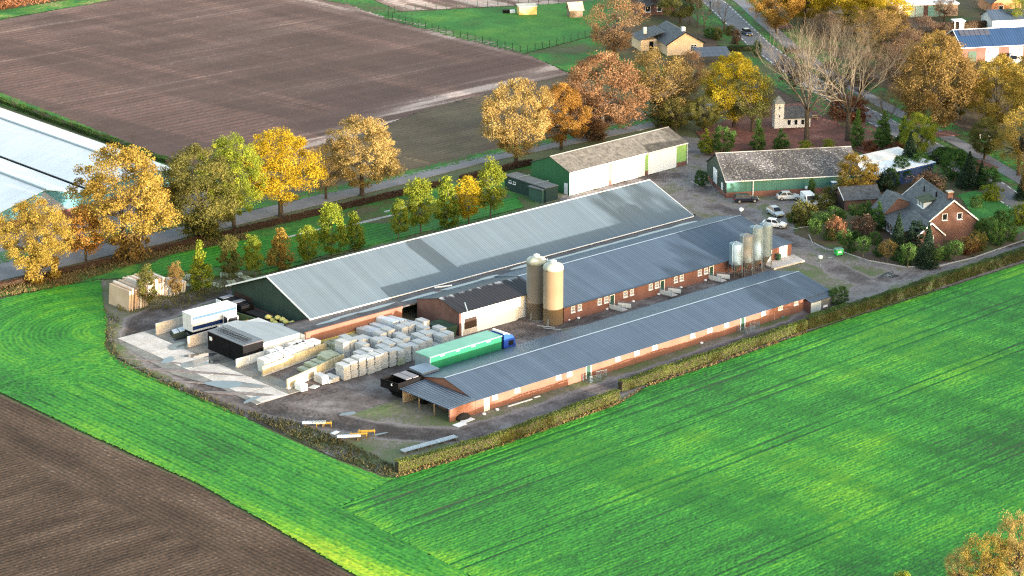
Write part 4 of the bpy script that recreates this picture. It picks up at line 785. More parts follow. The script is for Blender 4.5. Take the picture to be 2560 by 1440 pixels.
# ---- paddock shed, fence, hut
p = g(1298,39); t = house_frame(p, R(-28), 'paddock_shed', 'straw-coloured field shelter with pale flat roof in the paddock', 'shed')
MB().box(0,0,.1,4.4,2.4,2.1).build('wall', mat('straw_wood', (.52,.36,.15), .85, .12, 1.5, stripe=('X',.2,.12)), t); MB().hexa([(-.2,-.3,2.1),(4.6,-.3,2.1),(4.6,2.7,2.3),(-.2,2.7,2.3)],[(-.2,-.3,2.2),(4.6,-.3,2.2),(4.6,2.7,2.42),(-.2,2.7,2.42)]).build('roof', mat('roof_felt', (.36,.37,.33), .9), t); MB().obox((4.4,0),UY,UX,.3,1.2,0,.05,.2,1.9).build('door', white_dirty, t)
p = g(1425,45); t = house_frame(p, R(-28), 'hay_hut', 'small gabled hut at the far end of the paddock', 'hut'); gable(t, 3.2, 3.0, 2.0, 3.4, wood, mat('pale_thatch', (.36,.30,.22), .95), ove=.3, ovg=.3, style='course', n=6)
fence_m = mat('dark_green_mesh', (.012,.035,.022), .6)
t = thing('paddock_fence', 'dark green wire fence with posts round the paddock', 'fence', (0,0,0)); line = [G2(*p) for p in ((1480,90),(1312,134),(1100,82),(970,47),(972,32),(1200,20),(1420,8))]; post = None
for p, a in along(line, 2.6):
    if post is None: post = MB().box(-.05,-.05,0,.05,.05,1.75).build('post', fence_m, t); o = post
    else: o = post.copy(); COL.objects.link(o)
    o.location = (p[0],p[1],0)
for a, b in zip(line[:-1], line[1:]):
    for z in (.25,.6,.95,1.3,1.62): MB().tube((*a,z),(*b,z),.018,n=4).build('rail', fence_m, t)
# ================================================================== vegetation
def leaves(name, P_, size, var, r, m=None, upright=0.):
    n = len(P_); a = r.normal(size=(n,3)); a /= np.linalg.norm(a, axis=1)[:,None]; b = r.normal(size=(n,3))
    if upright: a = a*(1-upright) + np.array([0,0,1.])*upright; a /= np.linalg.norm(a, axis=1)[:,None]
    b -= (b*a).sum(1)[:,None]*a; b /= np.linalg.norm(b, axis=1)[:,None]; s = (size*r.uniform(.6,1.3,n))[:,None] if np.isscalar(size) else size[:,None]
    k = .62 if not upright else .3
    co = np.stack([P_-a*s*.5, P_+b*s*k*.5+a*s*.05, P_+a*s*.5, P_-b*s*k*.5+a*s*.05], 1).reshape(-1,3); f = np.arange(4*n).reshape(n,4)
    return raw_mesh(name, co, f, m, np.repeat(np.clip(var,0,1), 4))
def crown(r, n, Rr, z0, z1, prof, nc, cr, lo=.35, flat=1.):
    s = r.random(nc*4); keep = r.random(nc*4) < (prof(s)**1.3); s = s[keep][:nc]; nc = len(s); a = r.uniform(0, 2*np.pi, nc); q = prof(s)*np.sqrt(r.uniform(lo, 1., nc))
    ph = r.uniform(0, 6.28, 4); q = q*(1+.13*np.sin(2*a+4*s+ph[0])+.10*np.sin(3*a-5*s+ph[1])+.07*np.sin(5*a+7*s+ph[2])); rad = np.maximum(q*Rr - cr*.6, 0); C_ = np.stack([rad*np.cos(a), rad*np.sin(a), z0+s*(z1-z0)-.06*(z1-z0)*s*(.5+.5*np.sin(2*a+ph[3]))], 1)
    for _ in range(5 if nc > 95 else 0): hd_ = C_[r.integers(nc)]; keep = (np.linalg.norm(C_-hd_, axis=1) > cr*1.35) | (r.random(nc) < .25); C_ = C_[keep]; nc = len(C_)
    cs = cr*r.uniform(.5,1.4,nc)
    k = r.integers(0, nc, n); d = r.normal(size=(n,3)); d /= np.linalg.norm(d, axis=1)[:,None]; d *= (r.random(n)**.45)[:,None]
    d[:,2] *= .75*flat
    return C_[k] + d*cs[k][:,None], r.normal(.5,.2,nc)[k] + r.normal(0,.12,n), C_
rnd = lambda s: np.sqrt(np.clip(1-(2*s-1)**2*.96, 0, 1))
domep = lambda s: np.clip(np.minimum(1., .55+1.8*s), 0, 1)*np.sqrt(np.clip(1-(np.clip(s-.25,0,1)/.75)**2.2, 0, 1))
conep = lambda s: np.clip(np.minimum(1, .5+3*s)*(1-s)**.75+.03, 0, 1)
LIFT = {}
def limbs(mb, r, top, C_, th, n):
    mb.tube((0,0,-.3),(0,0,top*.5),th*1.25,th*.95,8,False); mb.tube((0,0,top*.5),(.1,.05,top),th*.95,th*.7,8,False)
    idx = r.choice(len(C_), min(n,len(C_)), replace=False)
    for i in idx:
        e = Vector(C_[i]); z = top*r.uniform(.8,1.0); m_ = Vector((e.x*.4, e.y*.4, z+(e.z-z)*.35)) + Vector(r.normal(0,.25,3)); mb.tube((.05,.03,z), m_, th*.42, th*.25, 5, False); mb.tube(m_, e, th*.25, th*.06, 5, False)
        for j in range(2):
            q = Vector(C_[r.integers(len(C_))]); 
            if (q-e).length < 4: mb.tube(m_, q, th*.16, th*.04, 4, False)
def tree_kind(kind, seed):
    r = np.random.default_rng(seed); mb = MB()
    if kind == 'oak': h, w = 12., 11.; p, v, C_ = crown(r, 34000, w/2, 1.7, h, rnd, 190, 1.0, .45); sz = .205; top = 4.4; th = .3; nl = 16
    elif kind == 'sparse': h, w = 12., 11.; p, v, C_ = crown(r, 14000, w/2, 1.9, h, rnd, 160, 1.1, .3); sz = .2; top = 4.4; th = .3; nl = 60
    elif kind == 'young': h, w = 7., 4.2; p, v, C_ = crown(r, 8500, w/2, 1.2, h, domep, 90, .58, .4); sz = .19; top = 2.8; th = .1; nl = 8
    elif kind == 'cone': h, w = 7., 4.; p, v, C_ = crown(r, 5200, w/2, .5, h, conep, 80, .5, .45); sz = .24; top = 2.0; th = .12; nl = 6
    elif kind == 'dome': h, w = 6., 6.; p, v, C_ = crown(r, 8500, w/2, .5, h, domep, 120, .6, .55); sz = .22; top = 1.6; th = .16; nl = 8
    elif kind == 'ball': h, w = 3., 2.2; p, v, C_ = crown(r, 2200, w/2, .95, h, rnd, 60, .34, .5); sz = .14; top = 1.3; th = .05; nl = 5
    elif kind == 'shrub': h, w = 2., 3.; p, v, C_ = crown(r, 2600, w/2, .05, h, domep, 60, .42, .4); sz = .17; top = .6; th = .06; nl = 10
    elif kind == 'fir':
        h, w = 9., 4.6; n = 9000; s = r.random(n)**1.25; tier = np.floor(s*17)/17+.01*r.normal(size=n); a = r.uniform(0,2*np.pi,n); arm = np.round(a*9/np.pi/2*2)/9*np.pi+r.normal(0,.09,n); q = np.sqrt(r.random(n)); rad = (1-np.clip(s,0,1))*w/2*q*(.8+.4*r.random(n))
        p = np.stack([rad*np.cos(arm+tier*9), rad*np.sin(arm+tier*9), .4+tier*(h-.5)-rad*.28+.05*r.normal(size=n)], 1); v = .35+.35*q+r.normal(0,.13,n); C_ = p[:30]; sz = .27; top = h*.85; th = .15; nl = 0
    elif kind == 'column': h, w = 5., 1.9; p, v, C_ = crown(r, 3600, w/2, .1, h, lambda s: np.clip(1.05-(np.abs(s-.42)/.62)**3, .1, 1), 80, .3, .55); sz = .2; top = 1.; th = .08; nl = 3
    limbs(mb, r, top, C_, th, nl)
    return mb.mesh('trunk'), leaves('crown', p, sz, v, r), h, w
KIND = {}
for k_, ns in (('oak',4),('sparse',3),('young',3),('cone',3),('dome',2),('ball',2),('shrub',3),('fir',2),('column',1)): KIND[k_] = [tree_kind(k_, 100+i*7+len(k_)*13) for i in range(ns)]
def lm(name, a, b, c, tr=.34, hue=.006): return mix_attr(name, [(0,a),(.5,b),(1,c)], rough=.75, var=.12, scale=.35, fine=0, trans=tr, randhue=hue)
LEAF = dict(
 gold=lm('golden_leaves', (.165,.112,.022), (.265,.19,.038), (.36,.275,.066)), palegold=lm('pale_gold_leaves', (.19,.13,.045), (.30,.215,.075), (.40,.305,.115)),
 yellow=lm('yellow_leaves', (.20,.14,.008), (.345,.25,.014), (.45,.36,.035)), orange=lm('orange_leaves', (.15,.078,.016), (.27,.15,.03), (.36,.225,.055)),
 russet=lm('russet_leaves', (.125,.072,.036), (.22,.13,.065), (.31,.195,.10)), ochre=lm('ochre_leaves', (.10,.068,.022), (.185,.125,.042), (.27,.19,.065)),
 olive=lm('olive_leaves', (.055,.06,.016), (.105,.108,.028), (.18,.165,.04)), lime=lm('yellow_green_leaves', (.075,.11,.015), (.165,.21,.022), (.28,.30,.035)),
 green=lm('green_leaves', (.018,.05,.012), (.036,.092,.022), (.08,.15,.035)), dark=lm('dark_needles', (.008,.02,.012), (.018,.04,.024), (.04,.075,.04)),
 mid=lm('mid_green_leaves', (.03,.065,.018), (.06,.125,.028), (.11,.19,.045)), brown=lm('brown_leaves', (.065,.043,.03), (.12,.08,.055), (.19,.13,.09)),
 copper=lm('copper_leaves', (.17,.08,.04), (.28,.14,.07), (.37,.21,.11)), red=lm('red_shrub_leaves', (.10,.036,.02), (.17,.066,.032), (.24,.11,.055)))
def plant(kind, leaf, x, y, h, w, name, label, cat='tree', group=None, var=None, rz=None, barkm=None, z=0., loc=None):
    tm, cm, h0, w0 = KIND[kind][random.randrange(len(KIND[kind])) if var is None else var]
    p = g(x, y) if loc is None else loc; t = thing(name, label, cat, (float(p[0]), float(p[1]), z), random.uniform(0,6.28) if rz is None else rz, group)
    for nm, me, m in (('trunk', tm, barkm or bark), ('crown', cm, LEAF[leaf])):
        if not me.materials: me.materials.append(m)
        o = put(nm, me, t); o.scale = (w/w0, w/w0, h/h0); o.material_slots[0].link = 'OBJECT'; o.material_slots[0].material = m
    return t
def tpx(kind, leaf, x, y, ytop, wpx, name, label, cat='tree', group=None, **kw):
    k = pxm(x, y); return plant(kind, leaf, x, y, tall(x, y, ytop)*1.0, wpx/k, name, label, cat, group, **kw)
# ---- row of big autumn trees along the lane
for a in [('oak','gold',95,700,505,165,'golden oak at the lane end by the glasshouse forecourt'),('young','orange',215,652,520,105,'small orange tree between two golden oaks by the lane'),
 ('oak','gold',312,640,374,245,'largest golden oak in front of the glasshouse gable'),('oak','olive',505,598,374,215,'olive-green oak beside the golden oak on the lane'),('oak','lime',585,570,346,150,'yellow-green oak between the olive and bright yellow oaks'),
 ('oak','yellow',702,540,327,195,'bright yellow oak overlapping the ploughed field'),('sparse','ochre',815,498,362,110,'thin brownish tree between the yellow and pale gold oaks'),('oak','palegold',905,488,298,190,'pale gold oak with bare trunk by the lane bend'),
 ('oak','palegold',1290,412,206,170,'pale orange-gold tree standing next to the green shed corner'),('oak','orange',1403,374,214,135,'deep orange tree next to the pale orange-gold tree'),('oak','russet',1505,350,140,215,'broad russet tree behind the green shed roof'),
 ('sparse','ochre',1655,318,122,200,'thinning ochre tree beyond the green shed roof end'),('oak','yellow',1835,318,140,150,'bright yellow tree beside the chapel wood'),('sparse','olive',1880,330,180,120,'thin olive tree tucked behind the bright yellow tree')]:
    tpx(*a[:5], a[5]*1.1, 'roadside_tree', a[6])
# undergrowth at the foot of some of them
for x, y, w, l, lab in ((330,650,110,'ochre','ochre undergrowth at the foot of the largest golden oak'),(505,600,130,'olive','olive undergrowth at the foot of the olive oak'),(1470,345,120,'brown','brown undergrowth under the broad russet tree'),(1680,312,130,'olive','olive thicket under the ochre tree behind the green shed'),(110,706,110,'gold','golden low growth at the foot of the lane end oak')):
    tpx('shrub', l, x, y, y-75, w, 'undergrowth', lab, 'bush')
# ---- young pyramidal trees behind the big barn
yl_ = [(372,770,662,52,'olive'),(442,745,655,44,'ochre'),(506,728,605,66,'lime'),(575,705,586,62,'olive'),(638,692,587,48,'lime'),(702,674,555,68,'gold'),(772,662,560,56,'lime'),(828,650,508,72,'lime'),(888,622,515,60,'lime'),(996,598,497,48,'lime'),(1052,585,440,82,'lime'),(1118,570,425,78,'lime'),(1172,560,438,70,'yellow'),(1226,545,395,78,'lime')]
for i, (x, y, yt, w, l) in enumerate(yl_):
    lab = {0:'small olive young tree in front of the tan panels',1:'small ochre young tree at the end of the tan panels',5:'orange-gold young tree in the row behind the big barn',3:'olive-green young tree behind the big barn near the stacked boards',12:'yellowest slim tree of the tall group near the site cabin'}.get(i, ORD[i] + ' young tree from the tan panels in the row behind the big barn, yellow-green')
    tpx(('young','young','cone')[i%3], l, x, y, yt, w*random.uniform(1.08,1.28), 'young_tree', lab, 'tree', 'row of young trees behind the big barn', barkm=bark_pale).rotation_euler = (random.uniform(-.05,.05), random.uniform(-.05,.05), random.uniform(0,6))
# ---- woods top right
for a in [('sparse','russet',1535,152,-6,165,'brownish half-bare tree in the paddock corner by the bungalow'),('oak','yellow',2010,60,-75,190,'bright yellow crown over the cycle path near the dark blue car'),('oak','yellow',2110,80,-40,170,'bright yellow tree behind the pale bare trees'),('oak','yellow',2200,95,-25,150,'yellow tree in front of the lock-up garages'),
 ('oak','orange',1942,85,-60,140,'orange-brown tree with dark trunk by the cycle path'),('sparse','ochre',2225,165,45,140,'thin ochre tree left of the blue-roofed workshop'),('sparse','brown',2300,130,40,120,'half-bare brown tree by the workshop gable'),('oak','gold',2340,215,85,110,'golden tree in front of the workshop gable'),
 ('oak','ochre',2330,345,98,215,'big bronze oak whose bare trunk stands by the main road'),('oak','gold',2490,335,150,170,'golden oak on the far side of the cycle path'),('sparse','gold',2545,440,262,150,'pale golden tree beside the arrow sign'),('sparse','brown',2360,55,-5,70,'little bare-branched brown tree by the lock-up garages'),
 ('sparse','lime',2540,70,-10,70,'pale green willow at the workshop yard edge'),('oak','olive',1700,60,-50,120,'olive tree behind the bungalow ridge'),('oak','brown',1640,30,-60,110,'brown tree behind the bungalow'),('sparse','brown',2250,250,110,120,'brown thin tree behind the right pale bare tree'),('sparse','ochre',2290,310,190,100,'ochre thin tree between bare tree and bronze oak'),
 ('oak','lime',2292,402,288,95,'yellow-green willow-like tree behind the white canopy'),('sparse','russet',1720,240,130,120,'rust brown tree in front of the solar carport')]:
    tpx(*a[:6], 'woodland_tree', a[6])
for i, (k, l, x, y, yt, w) in enumerate([('sparse','ochre',2170,130,20,120),('oak','ochre',2225,115,20,110),('oak','brown',2265,180,80,110),('sparse','russet',2240,215,105,110),('oak','gold',2290,240,130,95),('oak','olive',2400,300,190,95),('sparse','ochre',2440,270,150,100),('oak','gold',2560,290,150,120),('sparse','ochre',1690,290,150,120),('oak','olive',1760,330,240,95),('sparse','olive',1690,330,245,90),('sparse','russet',1610,260,170,90),('oak','gold',1985,45,-70,130),('sparse','brown',2060,120,30,110),('sparse','brown',2150,250,130,110),('sparse','brown',2080,270,150,100),('sparse','brown',1985,230,120,110),('oak','olive',2460,400,300,90),('sparse','ochre',2585,520,370,110)]):
    tpx(k, l, x, y, yt, w, 'thicket_tree', {'ochre':'ochre','brown':'half-bare brown','russet':'rust-coloured','gold':'golden','olive':'olive'}[l] + ' autumn tree filling the thicket along the main road', 'tree', 'thicket along the main road, ' + l)
# green garden trees beside the chapel
for i, (k, l, x, y, yt, w, lab) in enumerate([('cone','lime',1765,388,318,50,'yellow-green pointed tree at the green shed end'),('dome','mid',1808,385,312,70,'round grey-green bush tree beside the chapel wood'),('cone','mid',1895,378,300,55,'green pyramid tree just behind the teal shed'),('cone','green',1952,382,318,52,'dark green pyramid tree in front of the chapel'),('cone','mid',2142,372,278,46,'green pyramid tree by the right bare trunk'),
  ('cone','mid',2206,375,270,62,'broad green pyramid tree beside the main road'),('cone','mid',2258,372,284,46,'green pyramid tree next to the willow-like tree'),('shrub','lime',2014,378,350,40,'small yellow-green shrub behind the teal shed ridge'),('shrub','lime',2072,372,346,36,'bright yellow-green shrub behind the teal shed roof'),('shrub','red',2172,376,352,50,'orange-red shrub near the right bare trunk'),('shrub','red',2238,380,352,60,'low copper-red shrub beside the white canopy'),('dome','green',1752,466,422,42,'dark round bush at the teal shed gable corner')]): tpx(k, l, x, y, yt, w, 'garden_tree', lab, 'tree' if k != 'shrub' else 'bush')
# ---- farmhouse garden
tpx('dome','gold',2142,487,380,102,'dome_tree','dense golden dome-shaped tree at the teal shed corner')
for i, (x, yc_, yb) in enumerate([(2036,567,605),(2048,549,580),(2085,539,562),(2138,529,556),(2109,594,630),(2157,614,648),(2219,624,658),(2269,631,670),(2338,634,668),(2387,624,655),(2427,608,640)]):
    tpx('ball','ochre' if i in (6,10) else 'mid', x, yb, yc_-22, 46, 'topiary_tree', 'round-clipped mop-head tree along the farmhouse garden edge' if i not in (6,10) else ('thin ochre mop-head tree on a leaning stake' if i == 6 else 'pale browning mop-head tree by the front gable'), 'tree', 'mop-head trees round the farmhouse garden', barkm=bark_pale)
for k, l, x, y, yt, w, lab in [('fir','dark',2244,625,530,56,'slim dark fir in front of the long house windows'),('fir','dark',2318,668,556,64,'tall drooping fir beside the small front gable'),('column','dark',2289,622,548,46,'black-green columnar yew against the house wall'),('cone','green',2194,578,498,50,'bright green conifer at the house corner'),('fir','dark',2397,588,533,34,'small fir under the gable windows'),
  ('fir','dark',2272,432,330,70,'dark fir beside the white canopy'),('fir','dark',2420,470,378,70,'dark blue-green spruce by the main road'),('fir','dark',2452,468,400,38,'slim dark spruce next to the main road'),('dome','green',2385,450,370,75,'glossy dark laurel mass beside the main road'),('shrub','green',2350,410,375,70,'laurel hedge clump by the main road verge'),('fir','dark',2560,500,420,60,'dark conifer at the drive entrance')]: tpx(k, l, x, y, yt, w, 'conifer' if k != 'shrub' else 'laurel_bush', lab, 'tree' if k != 'shrub' else 'bush')
for l, x, y, h, w, lab in [('copper',2091,598,56,66,'copper orange azalea shrub among mop-head trees'),('brown',2157,590,50,76,'leafless brown shrub before the farmhouse'),('brown',2318,482,56,112,'pinkish brown shrub behind the house ridge'),('olive',2002,560,58,88,'big olive spreading bush by the parked white cars'),('olive',2050,520,34,70,'olive bush in front of the half-hidden white van'),('green',2127,632,30,32,'dark clipped bush by the green waste bin'),('green',2262,662,36,46,'dark bush under the clipped front tree'),('dark',2215,480,60,60,'dark blue-green bush behind the dome tree'),
  ('lime',2480,500,40,66,'yellow-green laurel shrub on the lawn edge'),('lime',2550,560,55,60,'variegated shrub at the lawn corner'),('olive',2440,625,50,60,'olive shrub beside the front gable'),('mid',2490,612,56,50,'grey-green shrub by the drive'),('mid',2520,600,45,50,'grey-green shrub closest to the drive hedge'),('red',2420,632,36,70,'dull red groundcover shrub near the front gable'),('brown',2180,430,40,40,'brown twiggy shrub behind the dome tree'),('mid',2110,478,34,44,'light green shrub at the blue cabinet'),('olive',2080,505,40,60,'twiggy olive shrub beside the garage'),
  ('mid',1980,556,26,30,'small clipped green bush under the big olive bush'),('mid',2028,492,44,26,'upright green bush between the white vehicles'),('brown',1840,110,36,34,'reddish shrub in the bungalow garden'),('mid',1775,95,26,40,'fresh green shrub beside the bungalow'),('olive',1795,100,30,30,'ochre-green shrub beside the bungalow'),('green',1893,140,38,30,'dark conical bush at the bungalow hedge'),('olive',1825,88,24,36,'low olive bush at the bungalow lawn'),('red',2120,300,60,120,'reddish undergrowth beneath the right bare tree')]: tpx('shrub', l, x, y, y-h, w, 'garden_shrub', lab, 'bush')
for i, (k, l, x, y, h, w) in enumerate([('ball','mid',2066,572,40,44),('ball','mid',2100,560,34,40),('shrub','mid',2075,600,30,44),('shrub','green',2140,600,26,40),('shrub','mid',2185,610,30,44),('shrub','green',2200,640,26,40),('shrub','mid',2240,650,24,36),('shrub','green',2300,655,34,46),('shrub','mid',2360,650,34,44),('shrub','green',2180,560,34,40),('shrub','mid',2165,545,40,44),('dome','mid',2465,600,60,60),('shrub','green',2450,590,40,50),('shrub','mid',2500,560,34,50),('shrub','green',2230,470,50,50),('dome','green',2250,455,70,56),('dome','mid',2300,440,60,70),('shrub','green',2340,480,40,60),('shrub','mid',2440,520,30,40),('dome','green',2470,470,55,60)]):
    tpx(k, l, x, y, y-h, w, 'rounded_shrub', ('dark' if l == 'green' else 'fresh') + ' green rounded shrub filling the farmhouse garden', 'bush', 'rounded shrubs of the garden, ' + l)
# boxy evergreen at the long barn corner
tpx('dome','green',2096,764,712,52,'evergreen_bush','boxy dark green bush at the long barn east corner','bush')
# ---- bottom right clump and the belt it belongs to, along the far side of the field
for i, (k, l, x, y, h, w, lab) in enumerate([('sparse','palegold',2545,1495,11.5,6.0,'pale golden tree at the field corner clump'),('sparse','gold',2470,1490,8.5,6.5,'low golden tree in the field corner clump'),('sparse','palegold',2395,1480,5.8,4.2,'small straw-coloured tree at the field corner clump'),('shrub','lime',2255,1462,1.8,2.6,'little green shrub at the bottom of the field'),('sparse','yellow',2610,1470,9.,6.5,'yellow tree at the field corner clump edge')]): plant(k, l, x, y, h, w, 'field_corner_tree', lab, 'tree' if k != 'shrub' else 'bush')
for i in range(14):
    plant('oak', ('gold','ochre','olive')[i%3], 0, 0, (10.5,12.5)[i] if i < 2 else (9.5 if i in (4,5,6) else random.uniform(16,19)), random.uniform(8,11), 'shelter_tree', 'tree of the shelter belt beyond the crop field', 'tree', 'shelter belt', loc=(75.5+i*7.6+random.uniform(-1.5,1.5), -64+i*1.2+random.uniform(-4,4)))
for i in range(7):
    plant('oak', ('gold','ochre','orange')[i%3], 0, 0, random.uniform(13,17), random.uniform(9,12), 'avenue_tree', 'tree of the avenue continuing beside the main road', 'tree', 'main road avenue', loc=(164+i*7.5+random.uniform(-2,2), 2+i*4.5+random.uniform(-3,3)))
for x, y, h in ((30,-94,8.5),(39,-98,9),(47,-93,8),(57,-99,9.5),(66,-95,9)):
    plant('sparse', 'gold', 0, 0, h, 4.5, 'boundary_tree', 'slim golden tree of the field boundary row', 'tree', 'field boundary row', loc=(x, y))
# ---- bare trees
def bare(seed, h, spread, depth=5, n0=7, thick=.34, tw=1.0):
    r = random.Random(seed); tr, br = MB(), MB()
    def grow(p, d, l, rad, k):
        q = p + d*l; mid = p + d*l*.5 + Vector((r.gauss(0,1), r.gauss(0,1), r.gauss(0,1)))*l*.035
        mb = tr if k <= 1 else br; s = 6 if k <= 1 else (4 if k == 2 else 3); mb.tube(p, mid, rad, rad*.84, s, False); mb.tube(mid, q, rad*.84, rad*.66, s, False)
        if k >= depth: return
        for i in range(3 if k < 4 else 2):
            ax = d.orthogonal().normalized(); ax.rotate(Matrix.Rotation(r.uniform(0,6.28), 3, d)); nd = d.copy(); nd.rotate(Matrix.Rotation(r.gauss(.40,.16)*spread, 3, ax)); nd = (nd + Vector((0,0,.16))).normalized()
            grow(p + (q-p)*r.uniform(.62,1) if i else q, nd, l*r.uniform(.58,.82), rad*r.uniform(.48,.62), k+1)
    tr.tube((0,0,-.3),(0,0,h*.12),thick*1.35,thick*1.1,8,False); tr.tube((0,0,h*.12),(.1,0,h*.27),thick*1.1,thick*.95,8,False)
    for i in range(n0):
        a = i*6.283/n0 + r.uniform(-.3,.3); ti = r.uniform(.25,.85)*spread if i else .06; d = Vector((math.cos(a)*math.sin(ti), math.sin(a)*math.sin(ti), math.cos(ti))); grow(Vector((0,0,h*r.uniform(.2,.27))), d, h*.28, thick*.36, 1)
    return tr.mesh('trunk'), br.mesh('branches')
B1, B2, B3 = bare(3, 17, 1.2, 7, 9), bare(8, 17, 1.2, 7, 9), bare(5, 9, 1.3, 5, 7, .16)
def bare_tree(x, y, ytop, wpx, var, label, m=bark_pale, group=None, m2=None, name='bare_tree', hh=17.):
    t = thing(name, label, 'tree', (*G2(x, y), 0), random.uniform(0,6.28), group); s = tall(x, y, ytop)/hh
    for me, nm, mm in ((var[0],'trunk',m2 or bark),(var[1],'branches',m)):
        if not me.materials: me.materials.append(mm)
        o = put(nm, me, t); sw = wpx/pxm(x,y)/hh*1.15; o.scale = (sw, sw, s); o.material_slots[0].link = 'OBJECT'; o.material_slots[0].material = mm
bare_tree(2016, 353, 66, 235, B1, 'tall pale bare tree spreading over the chapel roof'); bare_tree(2118, 353, 58, 225, B2, 'tall pale bare tree with fan of straight branches right of the chapel')
for i, (x, y, yt, w) in enumerate([(1725,62,-40,60),(1743,70,-40,60),(1760,78,-30,70),(1810,80,-10,95),(1775,30,-50,60),(2205,340,230,90),(2455,60,-8,85),(2215,350,200,60)]):
    bare_tree(x, y, yt, w, B3, 'dark bare tree on the lawn between bungalow and main road' if i < 5 else ('dark bare trunk beside the main road bend','spreading dark bare tree on the lawn by the workshop','thin dark bare tree beside the main road bend')[i-5], bark, 'bare trees by the bungalow lawn' if i < 5 else None, name='dark_bare_tree', hh=9.)
for i, (x, y, yt) in enumerate([(36,276,240),(106,302,262),(180,326,285),(259,353,320),(335,362,330)]): bare_tree(x, y, yt, 26, B3, 'thin leafless sapling on the bank beside the glasshouse roof', bark_pale, 'saplings on the bank', name='bare_sapling', hh=9.)
# ---- hedges
def hedge(name, label, pts, h, w, leaf, dens=60, size=.19, seed=1, stem=None, wob=.12, lean=0, world=False, c0=.5):
    r = np.random.default_rng(seed); q = pts if world else [G2(*p) for p in pts]; t = thing(name, label, 'hedge', (q[0][0], q[0][1], 0)); Ps, Vs = [], []; core = MB()
    for a, b in zip(q[:-1], q[1:]):
        a = np.array(a)-np.array(q[0]); b = np.array(b)-np.array(q[0]); l = np.linalg.norm(b-a); d = (b-a)/l; n = np.array([-d[1], d[0]]); m = int(l*(2*h+w)*dens); s = r.random(m)*l
        wv = 1+wob*(vnoise(s+a[0], s*0+seed, 1.3, seed)-.5)*2; hv = h*(1+wob*.8*(vnoise(s+a[0], s*0+9, 2.2, seed+5)-.5)*2); k = r.random(m)*(2*h+w)
        side = np.where(k < h, -1., np.where(k < 2*h, 1., 0.)); zz = np.where(side != 0, r.random(m)*hv, hv - np.abs(r.normal(0,.07,m))); off = np.where(side != 0, side*w/2*wv*(1-np.abs(r.normal(0,.12,m))), (r.random(m)-.5)*w*wv)
        xy = a[None]+d[None]*s[:,None]+n[None]*off[:,None]; Ps.append(np.column_stack([xy, zz])); Vs.append(c0+.35*(vnoise(s+a[0]*3, zz*2, 4., seed+2)-.5)*2+r.normal(0,.16,m))
        core.obox(a, d, n, 0, l, -w*.33, w*.33, 0, h*.86)
    core.build('stems', stem or mat('hedge_stems', (.035,.03,.018), .95, .3, 2), t); Pn = np.concatenate(Ps); me = leaves('foliage', Pn, size, np.concatenate(Vs), r, LEAF[leaf]); put('foliage', me, t); return t
LEAF['hedge'] = lm('hedge_leaves', (.034,.055,.012), (.08,.12,.024), (.165,.185,.045)); LEAF['hedge_shade'] = lm('shaded_hedge_leaves', (.02,.04,.012), (.045,.088,.02), (.09,.135,.032)); LEAF['beech'] = lm('copper_beech_leaves', (.04,.018,.014), (.085,.036,.025), (.15,.07,.045))  # hedge_shade: the hedge leaf colours darkened to paint in shade
LEAF['straw'] = lm('dry_grass', (.09,.075,.03), (.17,.125,.055), (.26,.20,.10)); LEAF['weed'] = lm('withered_weeds', (.04,.036,.02), (.085,.062,.038), (.15,.11,.065))
LEAF['weed2'] = lm('olive_weeds', (.032,.04,.016), (.065,.066,.03), (.11,.095,.05))
LEAF['pale'] = lm('straw_yellow_leaves', (.18,.13,.05), (.30,.23,.09), (.42,.34,.15))
hp = P((992,1182),(1219,1118),(1545,1001)); hedge('field_hedge', 'clipped yellow-green hedge section from the field corner to the gap', hp, 1.6, 1.1, 'hedge', 85, world=True, seed=3)
hp2 = P((1550,978),(1615,957),(1800,896),(2016,822)); hedge('field_hedge', 'clipped yellow-green hedge section alongside the long barn windows', hp2, 1.6, 1.1, 'hedge', 85, world=True, seed=4)
hp3 = P((2018,821),(2200,764),(2400,698),(2560,646),(2760,570)); hedge('field_hedge', 'clipped hedge section along the farm drive with shade painted into its leaves', hp3, 1.9, 1.2, 'hedge_shade', 80, world=True, seed=5)
hedge('beech_hedge', 'low copper-brown beech hedge along the lane', P((-120,752),(0,724),(400,632),(700,560),(975,496),(1100,466)), 1.15, .9, 'beech', 60, world=True, seed=6); hedge('beech_hedge', 'copper-brown beech hedge piece beside the green shed', P((1150,455),(1330,412)), 1.2, .9, 'beech', 60, world=True, seed=7)
hedge('laurel_hedge', 'glossy green laurel hedge along the main road', P((2345,390),(2400,405),(2440,435)), 1.9, 1.6, 'green', 60, .28, world=True, seed=8); hedge('garden_hedge', 'dark clipped hedge in front of the bungalow garden', P((1790,128),(1890,128)), 1.3, 1.2, 'green', 40, .24, world=True, seed=9)
hedge('bank_hedge', 'fresh green hedge bank between glasshouse and ploughed field', P((-150,205),(0,255),(200,328),(420,408)), .9, 1.6, 'mid', 40, .28, world=True, seed=10, wob=.3); hedge('yard_hedge', 'dark hedge behind the blue-roofed workshop', P((2330,80),(2560,62)), 1.8, 1.2, 'brown', 40, .3, world=True, seed=11)
